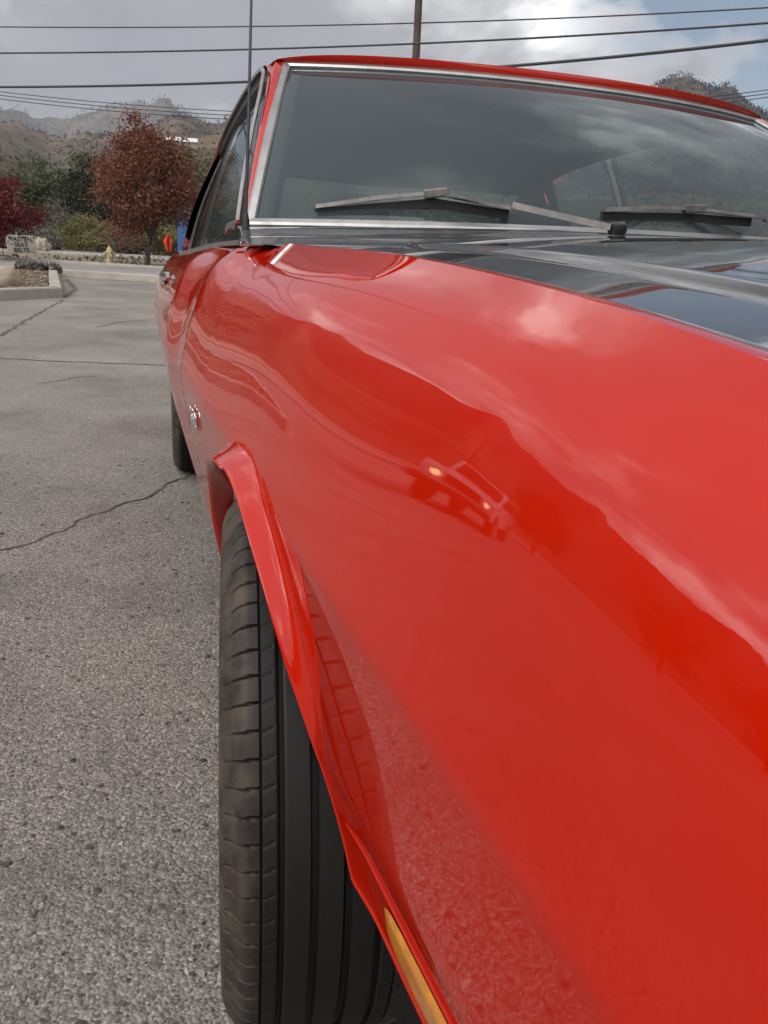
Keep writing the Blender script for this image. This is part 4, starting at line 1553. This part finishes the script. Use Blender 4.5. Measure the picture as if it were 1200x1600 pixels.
for i, ln in enumerate(('FASTEN', 'SEAT', 'BELTS')):
    text(ln, 0.255, (0.0, -0.092, 0.55 - i * 0.235), sg, 'sign_black')
sg.rotation_euler = (0, 0, R(8))
po = at(28, 398, y=sp.y + 1.5)
tag(MB().tube([(po.x, po.y, 0), (po.x, po.y, 3.0)], 0.04, 8).build('sign_post', 'dull_trim'), 'thin grey post standing behind the seat belt sign', 'post')
rk = at(64, 393, z=0)
bm = bmesh.new(); bmesh.ops.create_icosphere(bm, subdivisions=3, radius=0.5)
for v in bm.verts:
    v.co *= 1 + 0.35 * noise.noise(v.co * 4); v.co.z = max(-0.2, v.co.z) + 0.2
me = bpy.data.meshes.new('rock'); bm.to_mesh(me); bm.free(); me.materials.append(MATS['boulder_stone'])
tag(link('rock', me, None, (rk.x, rk.y, 0)), 'pale angular rock at the end of the seat belt sign', 'rock')

hy = g(172, 413)
hr = empty('fire_hydrant', (hy.x, hy.y, 0.05), 'weathered yellow fire hydrant on the dirt verge', 'hydrant')
MB().lathe([(0, .001), (0, .15), (.03, .15), (.035, .105), (.36, .10), (.37, .135), (.41, .135), (.415, .11), (.50, .085), (.55, .04), (.57, .035), (.59, .001)], 24, 'z').build('barrel', 'hydrant_paint', hr, loc=(0, 0, 0))
for sx in (-1, 1):
    MB().lathe([(0, .05), (sx * .07, .05), (sx * .072, .065), (sx * .10, .065), (sx * .11, .02), (sx * .11, .001)], 16, 'x', (sx * 0.08, 0, 0.33)).build('side_outlet', 'hydrant_paint', hr, loc=(0, 0, 0))
MB().lathe([(0, .065), (-.07, .065), (-.072, .085), (-.11, .085), (-.12, .02), (-.12, .001)], 16, 'y', (0, -0.08, 0.28)).build('front_outlet', 'hydrant_paint', hr, loc=(0, 0, 0))

bp_ = at(300, 407, z=0.05)
bt = empty('portable_booth', (bp_.x, bp_.y, 0.0), 'tall blue portable booth behind the red tree', 'booth')
MB().box((-0.6, -0.6, 0.0), (0.6, 0.6, 2.15)).build('shell', 'booth_blue', bt, bevel=0.03, loc=(0, 0, 0))
MB().box((-0.42, -0.625, 0.12), (0.42, -0.603, 1.95)).build('door', 'booth_blue', bt, bevel=0.01, loc=(0, 0, 0))
P = [[(x, y, 2.155 + 0.16 * (1 - (x / 0.64) ** 2)) for y in (-0.64, 0, 0.64)] for x in np.linspace(-0.64, 0.64, 13)]
MB().grid(np.array(P)).add([p[0] for p in P], [tuple(range(13))]).build('roof', 'booth_blue', bt, loc=(0, 0, 0))
MB().box((-0.40, -0.635, 1.99), (0.40, -0.605, 2.13)).build('vent', 'booth_white', bt, smooth=False, loc=(0, 0, 0))

fp = at(262, 410, z=0.05)
fr_ = empty('marker_flag', (fp.x, fp.y, 0.05), 'bright orange flag drooping on a short stake by the verge', 'flag')
MB().tube([(0.06, 0, -0.05), (0.05, 0, 1.0)], 0.012, 6).build('stake', 'bark', fr_, loc=(0, 0, 0))
P = []
for j in range(14):
    t = j / 13
    wv = 0.16 * (1 - 0.55 * max(0, t - 0.35) / 0.65) * min(1, 0.55 + 2 * t)
    P.append([(0.04 - wv * 1.0 + 2 * wv * k / 8 - 0.03 * math.sin(t * 5), 0.05 * math.sin(k * 1.3 + t * 3), 1.0 - t * 0.62 + 0.02 * math.sin(k * 2)) for k in range(9)])
Pq = np.array(P)
MB().grid(Pq).grid(Pq + np.array([0, 0.012, 0])).build('flag', 'flag_orange', fr_, loc=(0, 0, 0))
# ------------------------------------------------------------------ utility line along the street
PD = Vector((0.866, -0.5, 0))
PM = Vector((7.45, 28.1, 0))


def pole(p, label, h=10.5):
    r = empty('utility_pole', p, label, 'pole')
    MB().tube([(0, 0, -0.3), (0, 0, h * 0.5), (0, 0, h)], [0.13, 0.115, 0.10], 14).build('post', 'pole_wood', r, loc=(0, 0, 0))
    d = Vector((PD.y, -PD.x, 0))
    for zz_ in (h - 0.5,):
        MB().strip([d * -1.1 + Vector((0, 0, zz_)), d * 1.1 + Vector((0, 0, zz_))], [(-.05, -.06), (-.05, .06), (.05, .06), (.05, -.06)]).build('crossarm', 'pole_wood', r, smooth=False, loc=(0, 0, 0))
    for u in (-0.95, 0.95):
        q = d * u
        MB().lathe([(0, .03), (.04, .05), (.06, .03), (.1, .05), (.13, .02), (.13, .001)], 12, 'z', (q.x, q.y, h - 0.45)).build('insulator', 'booth_white', r, loc=(0, 0, 0))
    return r


pole(PM, 'tall dark utility pole rising behind the car roof')
pa, pb = PM - PD * 44, PM + PD * 40
pole(pa, 'dark utility pole carrying the far end of the street cables')
pole(pb, 'dark utility pole down the street past the car nose')
WIRES = [((0, 42), (655, 36), (1200, 12), 7.5, 0.020, 'thin upper cable strung along the street, topmost of three'), ((0, 83), (655, 68), (1200, 36), 6.55, 0.027, 'middle black cable strung along the street'), ((0, 136), (800, 103), (1200, 63), 5.5, 0.037, 'thick lowest black cable strung along the street')]
for a, b_, c, zz_, rad, lab in WIRES:
    A, C_ = at(*a, z=zz_), at(*c, z=zz_)
    dl = (C_ - A); dl.z = 0; dl.normalize()
    nl = Vector((-dl.y, dl.x, 0))
    cf = np.polyfit([a[0], b_[0], c[0]], [a[1], b_[1], c[1]], 2)
    pts = []
    for px in np.linspace(-40, 1240, 50):                     # sightings meet the vertical plane the cable hangs in
        d = FW * FPX + RT * (px - 600) + UP * (800 - float(np.polyval(cf, px)))
        pts.append(CP + d * ((A - CP).dot(nl) / d.dot(nl)))
    d0, d1 = (pts[0] - pts[1]).normalized(), (pts[-1] - pts[-2]).normalized()
    pts = [pts[0] + d0 * (30 * k / 8) for k in range(8, 0, -1)] + pts + [pts[-1] + d1 * (22 * k / 8) for k in range(1, 9)]
    tag(MB().tube(pts, rad, 6).build('overhead_cable', 'wire_black'), lab, 'cable')
# distant power line sagging across the valley
for k in range(3):
    dz = -k * 5.0
    pts = []
    for t in np.linspace(-1, 1, 61):
        px = 610 + t * 900
        row = 180 - 92 * t * t * (1 + .02 * k) + k * 6.5 + 12 * (t < 0) * t * t
        pts.append(at(px, row, y=170 - 40 * t))
    tag(MB().tube(pts, 0.075, 5).build('distant_cable', 'wire_black'), ('topmost', 'middle', 'lowest')[k] + ' of three thin distant power lines sagging across the valley', 'cable', 'three distant power lines')

# white hillside house
ah = at(284, 212, y=188)
hs = empty('hillside_house', (ah.x, ah.y, ah.z - 3.2), 'tiny white-roofed house on the tan hillside', 'house')
MB().box((-2.6, -1.8, -3), (2.6, 1.8, 2.0)).build('wall', 'concrete', hs, smooth=False, loc=(0, 0, 0))
MB().add([(-2.9, -2.1, 2.0), (2.9, -2.1, 2.0), (2.9, 2.1, 2.0), (-2.9, 2.1, 2.0), (-2.9, 0, 2.9), (2.9, 0, 2.9)], [(0, 1, 5, 4), (2, 3, 4, 5), (0, 4, 3), (1, 2, 5), (0, 3, 2, 1)]).build('roof', 'booth_white', hs, smooth=False, loc=(0, 0, 0))

# ------------------------------------------------------------------ white off-roader, seen mirrored in the fender
SUV_POS, SUV_ROT = (-9.3, 14.3, 0), R(46)
su = empty('off_road_wagon', SUV_POS, 'white boxy off-road wagon with lit headlights, mirrored in the red fender', 'car')


def prism(prof, x0, x1, name, mat, par=None, bev=0.03):
    n = len(prof)
    return MB().add([(x0, y, z) for y, z in prof] + [(x1, y, z) for y, z in prof], [tuple(range(n))[::-1], tuple(range(n, 2 * n))] + [(i, (i + 1) % n, n + (i + 1) % n, n + i) for i in range(n)]).build(name, mat, par or su, bevel=bev, loc=(0, 0, 0), angle=30)


prism([(-2.15, .45), (-2.2, .95), (-2.1, 1.08), (-1.0, 1.16), (2.15, 1.16), (2.2, .45)], -.88, .88, 'body', 'white_car_paint')
cab = prism([(-1.05, 1.155), (-.55, 1.72), (2.02, 1.74), (2.15, 1.155)], -.80, .80, 'cabin', 'white_car_paint')
MB().add([(-.70, -1.03, 1.20), (.70, -1.03, 1.20), (.66, -.62, 1.67), (-.66, -.62, 1.67)], [(0, 1, 2, 3)]).build('windscreen', 'dark_glass', cab, smooth=False, loc=(0, 0, 0))
for sx in (-1, 1):
    for (ya, yb, yc, yd) in ((-.86, -.42, .35, .35), (.45, .45, 1.25, 1.25), (1.35, 1.35, 2.05, 2.0)):
        MB().add([(sx * .806, ya, 1.22), (sx * .806, yd, 1.22), (sx * .806, yc, 1.64), (sx * .806, yb, 1.64)], [(0, 1, 2, 3)]).build('side_window', 'dark_glass', cab, smooth=False, loc=(0, 0, 0))
    MB().lathe([(0, .08), (-.03, .08), (-.045, .06), (-.05, .001)], 20, 'y', (sx * .62, -2.19, .82)).build('headlight', 'headlamp_glow', su, loc=(0, 0, 0))
    for yy in (-1.4, 1.4):
        w = MB().lathe([(-.12, .20), (-.13, .36), (-.08, .40), (.08, .40), (.13, .36), (.12, .20), (.06, .18), (.06, .001)], 30, 'x').build('wheel', 'black_rubber', su, loc=(sx * .80, yy, .40))
        MB().lathe([(.07, .19), (.10, .10), (.11, .001)] if sx > 0 else [(-.07, .19), (-.10, .10), (-.11, .001)], 20, 'x').build('hub', 'wheel_steel', w, loc=(sx * .06, 0, 0))
MB().box((-.45, -2.215, .70), (.45, -2.17, .95)).build('grille', 'black_plastic', su, smooth=False, loc=(0, 0, 0))
MB().box((-.90, -2.36, .42), (.90, -2.18, .60)).build('bumper', 'black_plastic', su, bevel=.03, loc=(0, 0, 0))
su.rotation_euler = (0, 0, SUV_ROT)

# ------------------------------------------------------------------ the valley's haze
hz = bpy.data.materials.new('haze')
hz.use_nodes = True
hz.node_tree.nodes.clear()
pv = N(hz.node_tree, 'ShaderNodeVolumePrincipled', i_Density=0.00022)
pv.inputs['Color'].default_value = (0.72, 0.79, 0.93, 1)
ho = N(hz.node_tree, 'ShaderNodeOutputMaterial')
hz.node_tree.links.new(pv.outputs[0], ho.inputs['Volume'])
MATS['haze'] = hz
tag(MB().box((-2900, -2900, -1.8), (2900, 2900, 520)).build('haze', 'haze', smooth=False), None, kind='stuff')

for o in bpy.data.objects:
    if '_world' in o: del o['_world']
